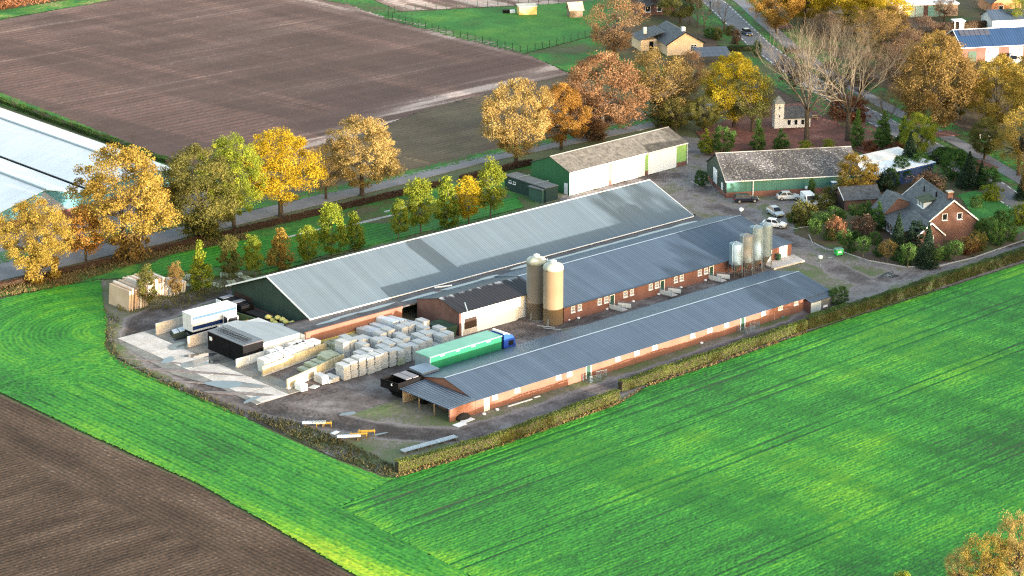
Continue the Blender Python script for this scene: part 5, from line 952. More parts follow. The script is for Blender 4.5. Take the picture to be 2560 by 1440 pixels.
# ---- dry grass, weeds, maize: countless stems
def tufts(name, poly, n, h, leaf, label, cat, seed, size=.35):
    r = np.random.default_rng(seed); q = np.array(poly); lo, hi = q.min(0), q.max(0); p = lo+(hi-lo)*r.random((n*4,2)); p = p[inside(p[:,0], p[:,1], poly)][:n]; m = len(p); cl = fbm(p[:,0], p[:,1], 2.5, seed)
    keep = r.random(m) < cl*1.5; p = p[keep]; cl = cl[keep]; m = len(p); P3 = np.column_stack([p, h*r.random(m)*(.5+cl)*.8+.05]); me = leaves(name, P3, size, .5+r.normal(0,.2,m)+.4*(cl-.5), r, LEAF[leaf], .55); put(name, me, None, label, cat, None, 'stuff')
tufts('dry_grass', P((990,1198),(1219,1131),(1545,1015),(1615,971),(1800,910),(2016,836),(2016,827),(1800,901),(1615,962),(1545,1006),(1219,1122),(990,1188)), 3500, .22, 'straw', 'dry straw-coloured grass along the hedge foot', 'grass', 31, .4)
tufts('withered_weeds', P((255,770),(300,800),(284,850),(302,890),(430,955),(560,1005),(620,1035),(600,1045),(430,975),(290,912),(258,870),(265,810)), 2600, .35, 'weed2', 'brown withered weeds along the yard edge', 'weeds', 32, .5)
tufts('withered_weeds', P((620,1030),(750,1060),(860,1105),(985,1165),(985,1195),(850,1150),(720,1090),(620,1045)), 3500, .4, 'weed2', 'brown withered weeds at the field corner of the yard', 'weeds', 33, .5)
tufts('dry_grass', P((0,745),(170,715),(380,650),(620,600),(620,585),(380,630),(170,690),(0,722)), 9000, .7, 'straw', 'pale dry grass strip in front of the beech hedge', 'grass', 34, .5)
tufts('weed_patch', P((330,700),(640,690),(660,675),(700,660),(560,735),(470,770),(300,785),(290,770)), 6000, .5, 'olive', 'olive weeds among the stacked panels', 'weeds', 35, .4)
LEAF['maize'] = lm('dry_maize', (.15,.06,.03), (.27,.12,.055), (.36,.2,.1)); tufts('maize_stand', P((-150,50),(0,26),(240,-14),(200,-60),(-150,-30)), 26000, 2.0, 'maize', 'standing rusty dry maize at the field corner', 'maize', 36, .8)
# ================================================================== vehicles
def wheel(t, x, y, r, w, rim=True):
    o = MB().tube((x,y-w/2,r),(x,y+w/2,r),r,r,18).build('wheel', rubber, t); MB().tube((x,y-w/2-.012,r),(x,y+w/2+.012,r),r*.62,r*.62,14).build('rim', rimm, o); return o
def car(loc, yaw, col, label, L=4.3, estate=False, H=1.47, name='parked_car', group='cars on the farmyard'):
    t = thing(name, label, 'car', (float(loc[0]), float(loc[1]), .06), yaw, None); pm = mat('car_paint_%d%d%d' % tuple(int(c*99) for c in col), col, .22, .02, 1, spec=.6); hw = .88; s = L/4.3
    st = [(-2.12,.48,.72,.66),(-2.02,.30,.93,.78),(-1.3,.24,.95,hw),(.7,.24,.93,hw),(1.3,.24,.90,hw),(1.85,.26,.78,.80),(2.1,.36,.62,.66)]; mb = MB(); k = 8; vs = []
    for x, z0, z1, w in st: vs += [(x*s,-w*.92,z0),(x*s,-w,z0+.12),(x*s,-w,z1-.16),(x*s,-w*.88,z1),(x*s,w*.88,z1),(x*s,w,z1-.16),(x*s,w,z0+.12),(x*s,w*.92,z0)]
    fs = [tuple(range(k-1,-1,-1)), tuple(range((len(st)-1)*k, len(st)*k))] + [(j*k+i, j*k+(i+1)%k, (j+1)*k+(i+1)%k, (j+1)*k+i) for j in range(len(st)-1) for i in range(k)]
    mb.add(vs, [f[::-1] for f in fs]).build('body', pm, t, smooth=False)
    xr = -2.0 if estate else -1.75; xt = -1.75 if estate else -1.15
    c = [(xr*s,.78,.93),(1.05*s,.78,.93),(.25*s,.60,H),(xt*s,.60,H)]
    MB().add([(x,-w,z) for x,w,z in c]+[(x,w,z) for x,w,z in c], [(0,1,2,3),(7,6,5,4),(0,4,5,1),(1,5,6,2),(2,6,7,3),(3,7,4,0)]).build('cabin', pm, t)
    def pane(name, q, off): MB().add([tuple(np.array(p)+np.array(off)) for p in q]+[tuple(np.array(p)+np.array(off)*.2) for p in q], [(0,1,2,3),(7,6,5,4),(0,4,5,1),(1,5,6,2),(2,6,7,3),(3,7,4,0)]).build(name, glass, t)
    lerp = lambda a, b, u: tuple(np.array(a)*(1-u)+np.array(b)*u)
    def quad(a, b, c_, d, e=.08):
        m_ = (np.array(a)+np.array(b)+np.array(c_)+np.array(d))/4; return [lerp(p, m_, e) for p in (a,b,c_,d)]
    A = [(x,-w,z) for x,w,z in c]; B = [(x,w,z) for x,w,z in c]
    pane('windscreen', quad(A[1],B[1],B[2],A[2]), (.02,0,.015)); pane('rear_window', quad(B[0],A[0],A[3],B[3],.16), (-.02,0,.01))
    for Q, sg in ((A,-1),(B,1)):
        m0, m1 = lerp(Q[0],Q[1],.52), lerp(Q[3],Q[2],.5); pane('side_window', quad(Q[0],m0,m1,Q[3],.13), (0,sg*.02,.008)); pane('side_window', quad(m0,Q[1],Q[2],m1,.13), (0,sg*.02,.008))
    for x in (-1.32*s, 1.33*s):
        for y in (-.82,.82): wheel(t, x, y, .32, .2)
    for y in (-.58,.58):
        MB().box(1.98*s,y-.2,.56,2.09*s,y+.2,.70).build('headlight', mat('headlight', (.8,.8,.78), .1), t); MB().box(-2.11*s,y-.14,.62,-2.0*s,y+.14,.86).build('tail_light', mat('tail_light', (.35,.02,.02), .2), t)
        MB().box(.72*s,y*1.62-.09,.93,.86*s,y*1.62+.09,1.06).build('mirror', pm, t)
    MB().box(2.1*s,-.26,.40,2.125*s,.26,.51).build('number_plate', mat('yellow_plate', (.7,.5,.05), .5), t); MB().box(2.02*s,-.55,.3,2.115*s,.55,.42).build('grille', black, t)
    return t
W_ = (.72,.72,.73); NV = (.012,.014,.03); SV = (.42,.44,.46)
car(g(1865,505), R(-34), NV, 'dark navy estate car parked along the teal shed', 4.6, True)
car(g(1970,499), R(-36), (.55,.56,.57), 'silver-white hatchback parked along the teal shed', 4.3)
car(g(1938,538), R(-110), SV, 'light silver car half hidden by the olive bush', 4.3)
car(g(1936,568), R(-62), W_, 'bright white hatchback parked below the olive bush', 4.3)
car(g(2054,512), R(-60), W_, 'white car tail peeping out behind the garden shrubs', 4.1)
car(g(1867,88), R(-118), (.02,.03,.06), 'dark blue car driving along the main road', 4.4, name='moving_car')
def van(loc, yaw, label, L=4.9, H=1.95, stripe=None):
    t = thing('parked_van', label, 'van', (float(loc[0]),float(loc[1]),.06), yaw); pm = mat('car_paint_727273', (.72,.72,.73), .25)
    MB().yprism([(-L/2,.3),(L/2-.1,.3),(L/2,.75),(L/2-.25,1.0),(L/2-1.0,1.15),(L/2-1.55,H),(-L/2+.1,H),(-L/2,1.7)], -.92, .92).build('body', pm, t)
    MB().add([(L/2-1.02,-.8,1.17),(L/2-1.02,.8,1.17),(L/2-1.5,.72,H-.08),(L/2-1.5,-.72,H-.08),(L/2-.98,-.8,1.17),(L/2-.98,.8,1.17),(L/2-1.46,.72,H-.06),(L/2-1.46,-.72,H-.06)], [(4,5,6,7),(3,2,1,0),(0,1,5,4),(1,2,6,5),(2,3,7,6),(3,0,4,7)]).build('windscreen', glass, t)
    for y in (-.93,.925): MB().box(L/2-2.3,y,1.2,L/2-1.5,y+.006,H-.25).build('side_window', glass, t)
    if stripe: MB().box(-L/2+.3,-.935,.9,L/2-2.4,-.921,1.6).build('side_panel', stripe, t)
    for x in (-1.5,1.5):
        for y in (-.84,.84): wheel(t, x, y, .34, .22)
    for y in (-.6,.6): MB().box(L/2-.1,y-.18,.75,L/2+.01,y+.18,.95).build('headlight', mat('headlight', (.8,.8,.78)), t)
van(g(2022,512), R(-120), 'small white van standing behind the olive bush'); van(g(2537,158), R(-160), 'white van with green side panel in front of the workshop', stripe=mat('van_green', (.03,.20,.07), .4))
# ---- articulated lorry
t = thing('articulated_lorry', 'articulated lorry with green curtain trailer and blue cab', 'truck', (7.9, 14.0, .05), R(.9)); curt = mat('green_curtain', (.012,.16,.085), .45, .12, .5, stripe=('X',1.2,.06)); palec = mat('faded_green_top', (.11,.30,.23), .6, .12, .4, col2=(.17,.38,.31))
MB().box(.1,.05,1.15,14.0,3.25,3.85).build('curtain_side', curt, t); MB().box(0,0,3.86,14.1,3.3,4.02).build('trailer_roof', palec, t); MB().box(0,.0,1.0,.1,3.3,3.85).build('rear_door', galv, t); MB().box(.1,.1,.85,14,3.2,1.14).build('chassis', black, t)
MB().box(14.01,.02,1.1,14.1,3.28,3.85).build('headboard', black, t)
for x in np.arange(2, 14, 3): MB().box(x,-.005,3.6,x+.8,.045,3.9).build('curtain_fold', palec, t)
for x in (2.2,3.5,4.8):
    for y in (.35,2.95): wheel(t, x, y, .5, .35)
cb = mat('cab_blue', (.02,.07,.38), .25, .05, 1, spec=.6)
MB().yprism([(14.7,.5),(17.0,.5),(17.1,1.6),(16.9,2.9),(16.3,3.6),(15.2,3.95),(14.7,3.9)], .25, 3.05).build('cab', cb, t); MB().hexa([(16.97,.45,2.05),(17.08,.45,2.0),(17.08,2.85,2.0),(16.97,2.85,2.05)],[(16.85,.5,2.85),(16.95,.5,2.85),(16.95,2.8,2.85),(16.85,2.8,2.85)]).build('windscreen', glass, t)
for y in (.235,3.04): MB().box(15.6,y,2.0,16.6,y+.02,2.75).build('side_window', glass, t)
MB().hexa([(14.75,.4,3.96),(16.0,.4,3.7),(16.0,2.9,3.7),(14.75,2.9,3.96)],[(14.75,.45,4.25),(15.1,.45,4.2),(15.1,2.85,4.2),(14.75,2.85,4.25)]).build('roof_spoiler', mat('white_paint', (.78,.78,.78)), t); MB().box(13.2,.4,.7,17.0,2.9,1.0).build('tractor_chassis', black, t)
for x in (13.4,16.2):
    for y in (.45,2.85): wheel(t, x, y, .5, .35)
for y in (.3,2.6): MB().box(17.05,y,.75,17.16,y+.45,1.0).build('headlight', mat('headlight', (.8,.8,.78)), t)
# ---- white and blue box trailer
t = thing('box_trailer', 'white box trailer with light and dark blue stripes parked by the concrete wall', 'trailer', (-6.9, 52.4, .08), R(-.5)); bw = mat('trailer_white', (.55,.56,.58), .4, .05, .6)
MB().box(0,0,1.25,8.2,2.55,3.9).build('box', bw, t); MB().box(-.03,-.03,3.9,8.23,2.58,3.98).build('roof', white, t)
lb = mat('light_blue_stripe', (.038,.085,.15), .4); db = mat('dark_blue_stripe', (.004,.02,.09), .4)
for y in (-.012,2.552): MB().box(.05,y,3.15,8.15,y+.01,3.6).build('light_stripe', lb, t); MB().box(.05,y,1.55,8.15,y+.01,2.15).build('dark_stripe', db, t)
MB().box(-.05,.1,1.35,-.004,1.25,3.8).build('rear_door', bw, t); MB().box(-.05,1.3,1.35,-.004,2.45,3.8).build('rear_door', bw, t); MB().box(.1,.3,.8,8.1,2.25,1.24).build('chassis', black, t)
for x in (1.3,2.6): 
    for y in (.2,2.35): wheel(t, x, y, .5, .32)
for y in (.4,2.1): MB().box(7.2,y,0,7.4,y+.15,1.0).build('landing_leg', galv_dark, t)
MB().prism([(-.1,.2),(-2.6,.4),(-2.6,.6),(-.1,.8)], .55, .7).build('tail_beam', black, t)
t = thing('tipped_frame', 'black steel frame with white panes lying behind the box trailer', 'frame', (-8.6,55.2,.1), R(-20))
MB().hexa([(0,0,0),(2.2,0,0),(2.2,2,0),(0,2,0)],[(0.1,.1,.5),(2.1,.1,.9),(2.1,1.9,1.0),(.1,1.9,.6)]).build('frame', mat('dark_green_steel', (.02,.035,.03), .5), t)
for i in range(2):
    for j in range(2): MB().hexa([(.25+i*.95,.25+j*.9,.5+i*.2),(1.05+i*.95,.25+j*.9,.68+i*.2),(1.05+i*.95,.95+j*.9,.7+i*.2),(.25+i*.95,.95+j*.9,.54+i*.2)],[(.25+i*.95,.25+j*.9,.62+i*.19),(1.05+i*.95,.25+j*.9,.80+i*.19),(1.05+i*.95,.95+j*.9,.82+i*.19),(.25+i*.95,.95+j*.9,.66+i*.19)]).build('pane', slabb, t)
# ---- wheel loader
t = thing('wheel_loader', 'yellow wheel loader with white cab between trailer and sheds', 'loader', (-.6, 50.0, .08), R(-8)); ly = mat('loader_yellow', (.48,.27,.04), .45, .15, 1); 
MB().yprism([(-2.3,.7),(1.2,.7),(1.2,1.5),(-.6,1.65),(-2.3,1.5)], .3, 1.7).build('rear_body', white_dirty, t); MB().box(1.2,.5,.7,3.0,1.5,1.5).build('front_frame', ly, t)
MB().hexa([(-1.2,.25,1.5),(.6,.25,1.5),(.6,1.75,1.5),(-1.2,1.75,1.5)],[(-1.1,.35,2.85),(.4,.35,2.85),(.4,1.65,2.85),(-1.1,1.65,2.85)]).build('cab', glass, t); MB().box(-1.25,.2,2.86,.55,1.8,3.02).build('cab_roof', white_dirty, t)
for x, y in ((-1.22,.24),(.5,.24),(-1.22,1.68),(.5,1.68)): MB().box(x,y,1.5,x+.12,y+.1,2.86).build('pillar', white_dirty, t)
for y in (.5,1.35): MB().hexa([(1.6,y,1.3),(1.9,y,1.2),(4.0,y,.5),(3.8,y,.4)],[(1.6,y+.16,1.6),(1.9,y+.16,1.5),(4.0,y+.16,.8),(3.8,y+.16,.7)]).build('lift_arm', ly, t)
MB().yprism([(3.7,.15),(4.9,.12),(4.95,.2),(4.0,.3),(3.9,1.0),(3.7,1.05)], -.1, 2.1).build('bucket', ly, t)
for x in (-1.5,1.9):
    for y in (.2,1.8): wheel(t, x, y, .62, .42)
# ---- stuff by the big barn gable
t = thing('dark_container', 'dark roofed bin container under the big barn gable', 'container', (4.1, 55.0, .08), R(2)); MB().box(0,0,0,2.4,6.2,2.3).build('body', black, t)
for i in range(4): MB().box(.15,.3+i*1.5,2.31,2.25,1.4+i*1.5,2.37).build('roof_panel', mat('pale_panel', (.16,.17,.20), .6) if i%2 else black, t)
t = thing('dark_container', 'lower black container next to the net bags', 'container', (4.4, 48.6, .08), R(2)); MB().box(0,0,0,2.2,5.8,1.5).build('body', black, t); MB().box(.1,.1,1.51,2.1,5.7,1.58).build('cover', rubber, t)
bagm = mat('yellow_net_bag', (.42,.40,.10), .85, .3, 1.5, col2=(.58,.55,.24)); rr = random.Random(9)
for i in range(22):
    x = 4.9+rr.uniform(0,1.7); y = 43.6+i*.30+rr.uniform(-.1,.1); z = .1 + (.52 if i%2 else 0) + (.5 if i%4 == 3 else 0); w = rr.uniform(.42,.55)
    MB().lathe([(w*.5,0),(w*.95,.12),(w,.32),(w*.7,.5),(w*.22,.58),(w*.26,.64)], 9).build('net_bag', bagm, None, label='yellow net bag heaped in front of the dark green gable', cat='bag', group='net bags at the gable', loc=(x, y, z+.55), rz=rr.uniform(0,6))
MB().box(4.6,43.2,.08,7.2,50.2,.62).build('pallet_base', wood, None, label='low timber base under the yellow net bags', cat='pallet')
MB().box(-.04,-.6,0,.04,.6,2.3).build('white_board', white, None, label='upright white board beside the trailer front', cat='board', loc=(1.9,58.0,.9))
# ================================================================== stacks of slabs and boards
def stack_mesh(seed, nl, layers_h, rx=1.0, ry=1.25):
    r = random.Random(seed); vs = []; rows = []
    for i in range(nl):
        dx, dy = r.uniform(-.05,.05), r.uniform(-.06,.06); z = i*layers_h; ex_, ey_ = rx/2*r.uniform(.93,1.0), ry/2*r.uniform(.93,1.0)
        for zz, k in ((z+.012,1.),(z+layers_h-.02,1.),(z+layers_h-.015,.9),(z+layers_h+.008,.9)): rows.append([(dx-ex_*k,dy-ey_*k,zz),(dx+ex_*k,dy-ey_*k,zz),(dx+ex_*k,dy+ey_*k,zz),(dx-ex_*k,dy+ey_*k,zz)])
    rows = rows[:-2]; mb = MB()
    for q in rows: vs += q
    n = len(rows); fs = [(3,2,1,0), tuple(range(4*n-4,4*n))] + [(4*j+i, 4*j+(i+1)%4, 4*j+4+(i+1)%4, 4*j+4+i) for j in range(n-1) for i in range(4)]
    return mb.add(vs, fs).mesh('slab_stack')
SM = [stack_mesh(i, 5+i%2, .225, 1.28, 2.1) for i in range(5)] + [stack_mesh(20+i, 2, .5, 1.2, 1.7) for i in range(3)]; LOW = [stack_mesh(40+i, 2+i%2, .22, 1.15, 2.0) for i in range(3)]
def stack(x, y, me, m, label, group, z=.08, s=1., rz=0., sy=1.):
    o = put('slab_stack', me, None, label, 'stack', group, None, (x, y, z), rz+random.uniform(-.05,.05))
    if not me.materials: me.materials.append(m)
    o.scale = (s, s*sy, 1); o.material_slots[0].link = 'OBJECT'; o.material_slots[0].material = m; return o
def top_z(me): return max(v.co.z for v in me.vertices)
def line(p, q, n, rowlab, group, kinds, two=0., m=slabm, jit=.12, s=1., z0=.08, sy=1.):
    for i in range(n):
        u = (i+.5)/n; x = p[0]+(q[0]-p[0])*u; y = p[1]+(q[1]-p[1])*u+random.uniform(-jit,jit); a = random.choice(kinds); mm = m if random.random() < .88 else slabg
        stack(x, y, a, mm, rowlab + ', ' + ORD[i] + ' from bay wall', group, z0, s, sy=sy)
        if random.random() < two: b = random.choice(kinds); stack(x+random.uniform(-.06,.06), y+random.uniform(-.1,.1), b, m, rowlab+', upper, '+ORD[i]+' from bay wall', group, z0+top_z(a)+.01, s*.97, sy=sy)
BLK = SM[5:8]; slabw = mat('white_block', (.50,.51,.52), .85, .12, .8, col2=(.60,.60,.60))
line((-7.6,34.0),(4.2,36.0),9, 'white block on the row behind the first yellowed wall','white blocks behind the wall', BLK, 1., m=slabw, sy=1.1); line((-4.6,36.1),(2.4,36.9),5, 'white block on the row next to the whitewashed shed wall','white blocks by the shed', BLK, .8, m=slabw, sy=.9)
# middle double-height row
line((4.6,31.2),(21.4,31.2),12, 'pale slab stack in the middle double row','slab stacks of the middle row', SM[:5], .8, jit=.25); line((6.4,28.8),(20.9,28.8),10, 'pale slab stack in the third row from the lorry','slab stacks of the third row', SM[:5], .35); line((5.6,33.5),(12.4,33.3),5, 'pale slab stack at the back of the middle double row','slab stacks behind the middle row', SM[:5], .3); line((13.6,33.4),(20.8,33.3),5, 'low slab pile between the middle row and the board bundles','low piles behind the middle row', LOW, .2)
# front row towards the lorry
line((-.9,24.0),(20.6,24.2),15, 'pale slab stack in the front row by the grass strip','slab stacks of the front row', SM[:5], .85, jit=.25); line((4.2,26.4),(20.8,26.5),12, 'pale slab stack in the second row from the lorry','slab stacks of the second row', SM[:5], .85)
line((-3.9,24.9),(-1.4,24.6),3, 'low pale slab pile by the nearest bay wall','low slab piles', LOW, .5, sy=1.1); stack(-7.6, 24.3, BLK[0], white, 'single white cube block beside the nearest bay wall', None, .08, .95)
MB().box(-.7,-.5,0,.7,.5,.07).build('loose_slab', slabm, None, label='single loose slab lying beside the white cube block', cat='slab', loc=(-5.6,23.9,.1), rz=.3)
line((4.6,35.6),(12.0,35.9),6, 'low mixed slab pile beside the orange wall','mixed piles by the orange wall', LOW, .7, slabg); line((-3.2,30.0),(3.6,30.9),5, 'mossy slab stack between the two bay walls','stacks between the bay walls', LOW, .4, slabg, sy=1.2); line((2.0,31.2),(4.0,31.4),2, 'greenish slab stack at the end of the first bay wall','greenish stacks', SM[:5], 0, slabg, sy=1.3)
# long board bundles
def boards(x, y, L, w, n, m, label, rz, group=None, z=.08):
    t = thing('board_bundle', label, 'boards', (x, y, z), rz, group); r = random.Random(int(x*10+y*3))
    for k in range(n):
        for j in range(3): MB().box(-L/2+r.uniform(-.1,.1), -w/2+j*w/3+.02, k*.17, L/2+r.uniform(-.1,.1), -w/2+(j+1)*w/3-.02, k*.17+.15).build('board', m, t)
for i, (x, y, L, w, n, m) in enumerate([(12.9,35.0,3.4,1.1,10,slabm),(14.3,35.2,3.6,1.1,9,slabb),(15.7,35.2,3.6,1.0,10,slabb),(17.2,35.3,3.6,1.3,14,slabb),(18.9,35.4,3.4,1.3,12,slabb),(20.6,35.4,3.0,1.2,8,slabm)]):
    boards(x, y, L, w, n, m, ('pale short board bundle at the start of the board row','blue-white board bundle beside the pale bundle','blue-white board bundle in the middle of the row','tallest blue-white board bundle near the brick gable','blue-white board bundle against the old brick gable','low pale board bundle in the brick gable corner')[i], R(97), 'board bundles by the brick gable')
for i, (x, y) in enumerate([(-3.2,28.9),(-1.6,29.2),(.4,29.6)]): boards(x, y, 3.2, .8, 2, slabb if i else slabm, 'blue and white profile bundle lying between the bay walls', R(12), 'profiles between the bay walls')
t = thing('green_waste_skip', 'dark green skip standing against the old brick gable', 'skip', (21.6, 27.2, .08), 0); MB().hexa([(0,0,0),(2.4,0,0),(2.4,3.6,0),(0,3.6,0)],[(-.2,-.2,1.7),(2.6,-.2,1.7),(2.6,3.8,1.7),(-.2,3.8,1.7)]).build('body', mat('skip_green', (.02,.05,.035), .55, .2, 1), t); MB().box(-.22,-.22,1.7,2.62,3.82,1.82).build('lid', mat('skip_green', (.02,.05,.035)), t)
# ---- tan panels on the left
def panel_pile(x0, y0, n, th, L, H, lean, label, group, mats, dx, rz=0.):
    for i in range(n):
        o = MB().hexa([(0,0,0),(th,0,0),(th,L,0),(0,L,0)],[(lean*H,0,H),(lean*H+th,0,H),(lean*H+th,L,H),(lean*H,L,H)]).build('insulation_panel', mats[i % len(mats)], None, label=label+', '+ORD[i]+' from the field', cat='panel', group=group)
        o.location = (x0+i*dx, y0+random.uniform(-.35,.35), .05); o.rotation_euler = (0,0,rz+random.uniform(-.02,.02)); o.scale = (1,1,random.uniform(.94,1.03))
pa = g(262,760); panel_pile(float(pa[0])+.6, float(pa[1])-5.6, 9, .34, 5.6, 3.4, .10, 'tan upright panel leaning in the pile at the field edge', 'tan panels, first pile', [panelm, panelm, panelw], .44)
pb = g(335,755); panel_pile(float(pb[0])+.6, float(pb[1])-.4, 12, .36, 4.6, 3.0, .04, 'tan upright panel in the middle pile', 'tan panels, middle pile', [panelm, panelw, panelm], .44); pc = g(420,745); panel_pile(float(pc[0]), float(pc[1])+.4, 9, .3, 3.6, 1.9, .18, 'cream low panel in the end pile', 'cream panels, end pile', [panelw, white_dirty], .4)
for i, (x, y) in enumerate([(478,712),(500,722),(470,695),(520,700),(560,690),(580,712),(600,690),(622,702),(540,715)]): p = g(x,y); boards(float(p[0]), float(p[1]), 2.8, 1.3, 1+i%2, slabg, 'greenish flat slab pile under the young trees', R(20+i*9), 'flat slab piles under the young trees')
for i, (x, y) in enumerate([(960,545),(900,560),(1010,520),(760,585)]): p = g(x, y); boards(float(p[0]), float(p[1]), 9, .5, 1, slabm, 'long pale pipes lying in the grass before the beech hedge', R(-2+i), 'pale pipes in the grass')
# ---- corner of yard: white sheet racks and yellow frames
yf = mat('yellow_frame', (.20,.13,.02), .5, .12, 2); sheetm = mat('grey_white_sheet', (.58,.60,.64), .5, .08, 1)
for (x, y, rz, lab) in ((785,1066,-38,'white corrugated sheet bundle with a yellow frame at the yard corner'),(872,1100,-34,'white sheet bundle beside two yellow frames')):
    p = g(x, y); t = thing('sheet_bundle', lab, 'bundle', (float(p[0]),float(p[1]),.05), R(rz))
    for k in range(5): o = ribbed(MB(), -1.6, 1.6, (-.45+k*.04,.55+k*.05), (.5+k*.04,.32+k*.05), .4, .04, .03).build('sheet', sheetm, t)
    for k in (-1.2,1.2): MB().box(k-.08,-.55,0,k+.08,.55,.35).build('bearer', wood, t)
for i, (x, y) in enumerate(((810,1068),(898,1095),(918,1088))):
    p = g(x, y); t = thing('yellow_rack', ('yellow steel rack behind the first sheet bundle','yellow steel rack next to the second sheet bundle','yellow steel rack furthest from the first sheet bundle')[i], 'rack', (float(p[0]),float(p[1]),.05), R(-38)); MB().box(-1.1,.3,.25,1.1,.36,.6).build('side_plate', yf, t)
    for k in (-1,0,1): MB().tube((k,.3,.75),(k-.2,-.6,.8),.04).build('arm', yf, t); MB().tube((k,-.55,0),(k,-.55,.8),.04).build('upright', yf, t)
    MB().tube((-1.3,-.6,.82),(1.1,-.6,.82),.05).build('top_rail', yf, t)
p = g(838,1083); MB().box(-.6,-.35,0,.6,.35,.06).build('white_sheet', white, None, label='single white sheet lying between the sheet bundles', cat='sheet', loc=(float(p[0]),float(p[1]),.06), rz=R(10))
p0, p1 = g(1005,1135), g(1140,1098); d = p1-p0; t = thing('sheet_stack', 'long blue-grey roof sheets stacked along the hedge end', 'sheets', (float(p0[0]),float(p0[1]),.05), math.atan2(d[1],d[0])); lg = float(np.hypot(d[0],d[1]))
for a, b in ((0,.3),(.31,.6),(.61,1.)):
    m = ribbed(MB(), -.5, .5, (a*lg,.42), (b*lg,.44), .25, .05); m.v = [(y,x,z) for x,y,z in m.v]; m.f = [f[::-1] for f in m.f]; m.build('sheet', mat('blue_grey_sheet', (.24,.32,.40), .4, .1, .6), t)
for k in np.linspace(.3, lg-.3, 5): MB().box(k-.06,-.5,0,k+.06,.5,.36).build('bearer', wood, t)
# ---- round white lids, lamps, bins, signs
lid = MB().lathe([(.26,0),(.27,.12),(.24,.2),(.12,.24)], 14).mesh('pipe_cap'); lid.materials.append(white)
for x, y in ((1210,1037),(1243,1026),(1754,859),(1517,774),(1583,755),(1646,737),(1702,720),(1763,702),(1421,801),(1446,797),(1625,722)): put('pipe_cap', lid, None, 'round white pipe cap on the ground beside the barn walls', 'pipe cap', 'white pipe caps along the barns', None, (*G2(x,y),.05))
def lamp(x, y, label, h=3.6):
    t = thing('yard_lamp', label, 'lamp', (*G2(x,y),0)); MB().tube((0,0,0),(0,0,h),.05,.04).build('pole', galv, t); MB().lathe([(.12,h),(.32,h+.1),(.34,h+.42),(.1,h+.56)], 14).build('head', white, t)
lamp(2055,668,'white round yard lamp on a pole beside the annex drive',2.6) if False else None
for x, y, yt, lab in ((2050,668,645,'white headed lamp post on the drive near the long barn end'),(1852,548,526,'white headed lamp post at the middle barn ridge end'),(2016,487,475,'red and white marker post by the white van')):
    t = thing('lamp_post' if 'lamp' in lab else 'marker_post', lab, 'lamp' if 'lamp' in lab else 'post', (*G2(x,y),0)); h = max(1.2, tall(x,y,yt)); MB().tube((0,0,0),(0,0,h),.05).build('pole', galv if 'lamp' in lab else mat('tail_light', (.35,.02,.02)), t); MB().lathe([(.15,h-.15),(.36,h),(.36,h+.35),(.12,h+.45)], 14).build('head', white, t)
t = thing('waste_container', 'bright green four-wheeled waste container at the garden kerb', 'bin', (*G2(2096,640),.06), R(-20)); gb = mat('bright_green_plastic', (.04,.42,.10), .4, .1, 1)
MB().hexa([(-.55,-.4,.2),(.55,-.4,.2),(.55,.4,.2),(-.55,.4,.2)],[(-.68,-.52,1.15),(.68,-.52,1.15),(.68,.52,1.15),(-.68,.52,1.15)]).build('body', gb, t); MB().hexa([(-.7,-.55,1.16),(.7,-.55,1.16),(.7,.55,1.16),(-.7,.55,1.16)],[(-.66,-.4,1.34),(.66,-.4,1.34),(.66,.5,1.3),(-.66,.5,1.3)]).build('lid', mat('grey_green_lid', (.12,.26,.20), .4), t); MB().obox((0,-.46),(1,0),(0,-1),-.3,.3,-.02,.03,.6,.9).build('sticker', white, t)
for x in (-.45,.45):
    for y in (-.32,.32): MB().tube((x,y-.04,.1),(x,y+.04,.1),.1).build('wheel', rubber, t)
t = thing('direction_sign', 'white arrow sign on the verge beside the cycle path', 'sign', (*G2(2475,362),.1), R(-90+48)); MB().tube((0,.05,0),(0,.05,1.6),.05).build('post', galv, t); MB().box(-.5,0,.9,.5,.04,1.7).build('panel', white, t); MB().add([(-.28,-.01,1.3),(.12,-.01,1.58),(.22,-.01,1.5),(-.06,-.01,1.3),(.22,-.01,1.1),(.12,-.01,1.02)], [(0,3,2,1),(0,5,4,3)]).build('arrow', black, t)
t = thing('post_box', 'white post and black bin pair on the verge', 'post', (*G2(2449,348),.1)); MB().box(-.12,-.12,0,.12,.12,1.2).build('white_post', white, t); MB().box(-.95,-.2,0,-.6,.15,.9).build('black_bin', black, t)
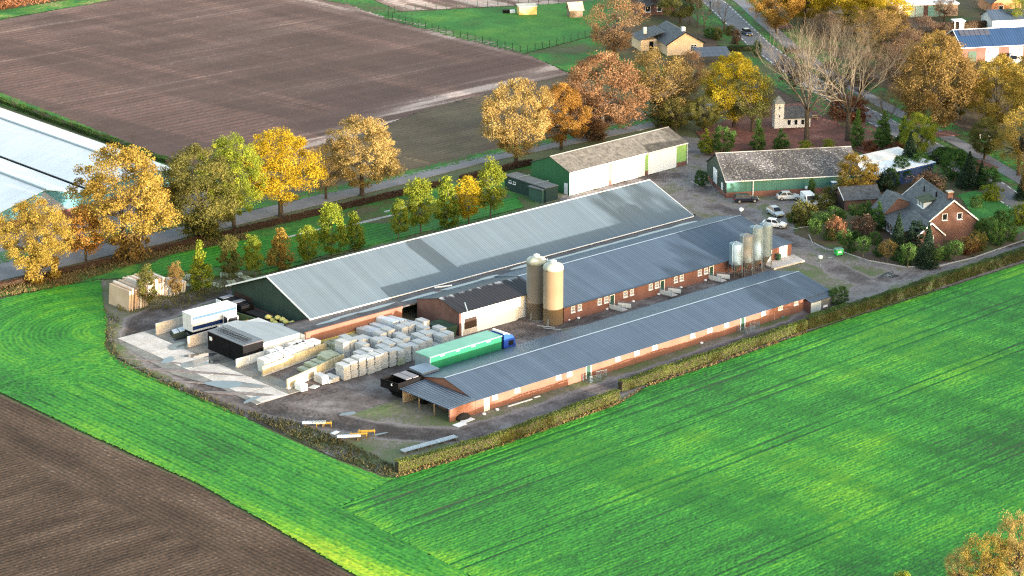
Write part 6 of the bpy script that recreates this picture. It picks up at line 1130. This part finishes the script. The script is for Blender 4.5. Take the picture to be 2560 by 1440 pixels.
t = thing('electric_cabinet', 'blue cabinet against the teal shed end', 'cabinet', (*G2(2083,487),0), R(-31)); MB().box(-.4,-.4,0,.5,.5,2.4).build('body', mat('cabinet_blue', (.05,.13,.24), .4), t); MB().box(-.46,-.46,2.41,.56,.56,2.5).build('top', white, t)
# black sheeting and white boards at the long barn corner
p = g(1160,1058); t = thing('white_boards', 'white boards lying on the grass at the long barn corner', 'boards', (float(p[0]),float(p[1]),.07), R(5)); MB().box(-1.8,-.7,0,-.1,.5,.06).build('board', white, t); MB().box(.0,-.2,.0,2.0,.75,.06).build('board', white, t)
p = g(1158,1048); o = MB().lathe([(.9,0),(1.0,.25),(.75,.55),(.3,.75),(.1,.78)], 11).build('rubbish_heap', rubber, None, label='black sheeting heap on the white boards', cat='heap', loc=(float(p[0]),float(p[1]),.13)); o.scale = (1.25,.7,1)
for x0, y0, x1, y1, lab in ((1270,1018,1330,1000,'white plank lying at the foot of the long barn'),(1335,996,1350,992,'short white plank end at the long barn foot')):
    a, b = g(x0,y0), g(x1,y1); d = b-a; MB().box(0,-.12,0,float(np.hypot(d[0],d[1])),.12,.1).build('plank', white, None, label=lab, cat='plank', loc=(float(a[0]),float(a[1]),.07), rz=math.atan2(d[1],d[0]))
MB().tube((0,0,.06),(1.2,.5,.06),.06).tube((1.2,.5,.06),(3.4,.7,.06),.06).tube((3.4,.7,.06),(5.2,.2,.06),.06).build('hose', mat('blue_hose', (.06,.30,.42), .5), None, label='pale blue hose lying before the tin lean-to', cat='hose', loc=(*G2(1955,796),.05))
for i, (x, y) in enumerate(((1370,808),(1388,815))): p = g(x,y); MB().box(-1.4,-.06,0,1.4,.06,.1).build('plank', slabm, None, label='pale pole lying at the foot of the tan silos', cat='plank', group='poles at the silos', loc=(float(p[0])-1.5,float(p[1])-1.2+i*.3,.06), rz=R(-60))
# bungalow garden clutter
p = g(1265,33); t = thing('black_trough', 'black and white trough beside the paddock shed', 'trough', (float(p[0]),float(p[1]),.05), R(-30)); MB().hexa([(-.7,-.4,0),(.7,-.4,0),(.7,.4,0),(-.7,.4,0)],[(-.85,-.5,.8),(.85,-.5,.8),(.85,.5,.8),(-.85,.5,.8)]).build('tub', black, t); MB().box(.9,-.5,0,2.2,.4,.7).build('white_tub', white, t)
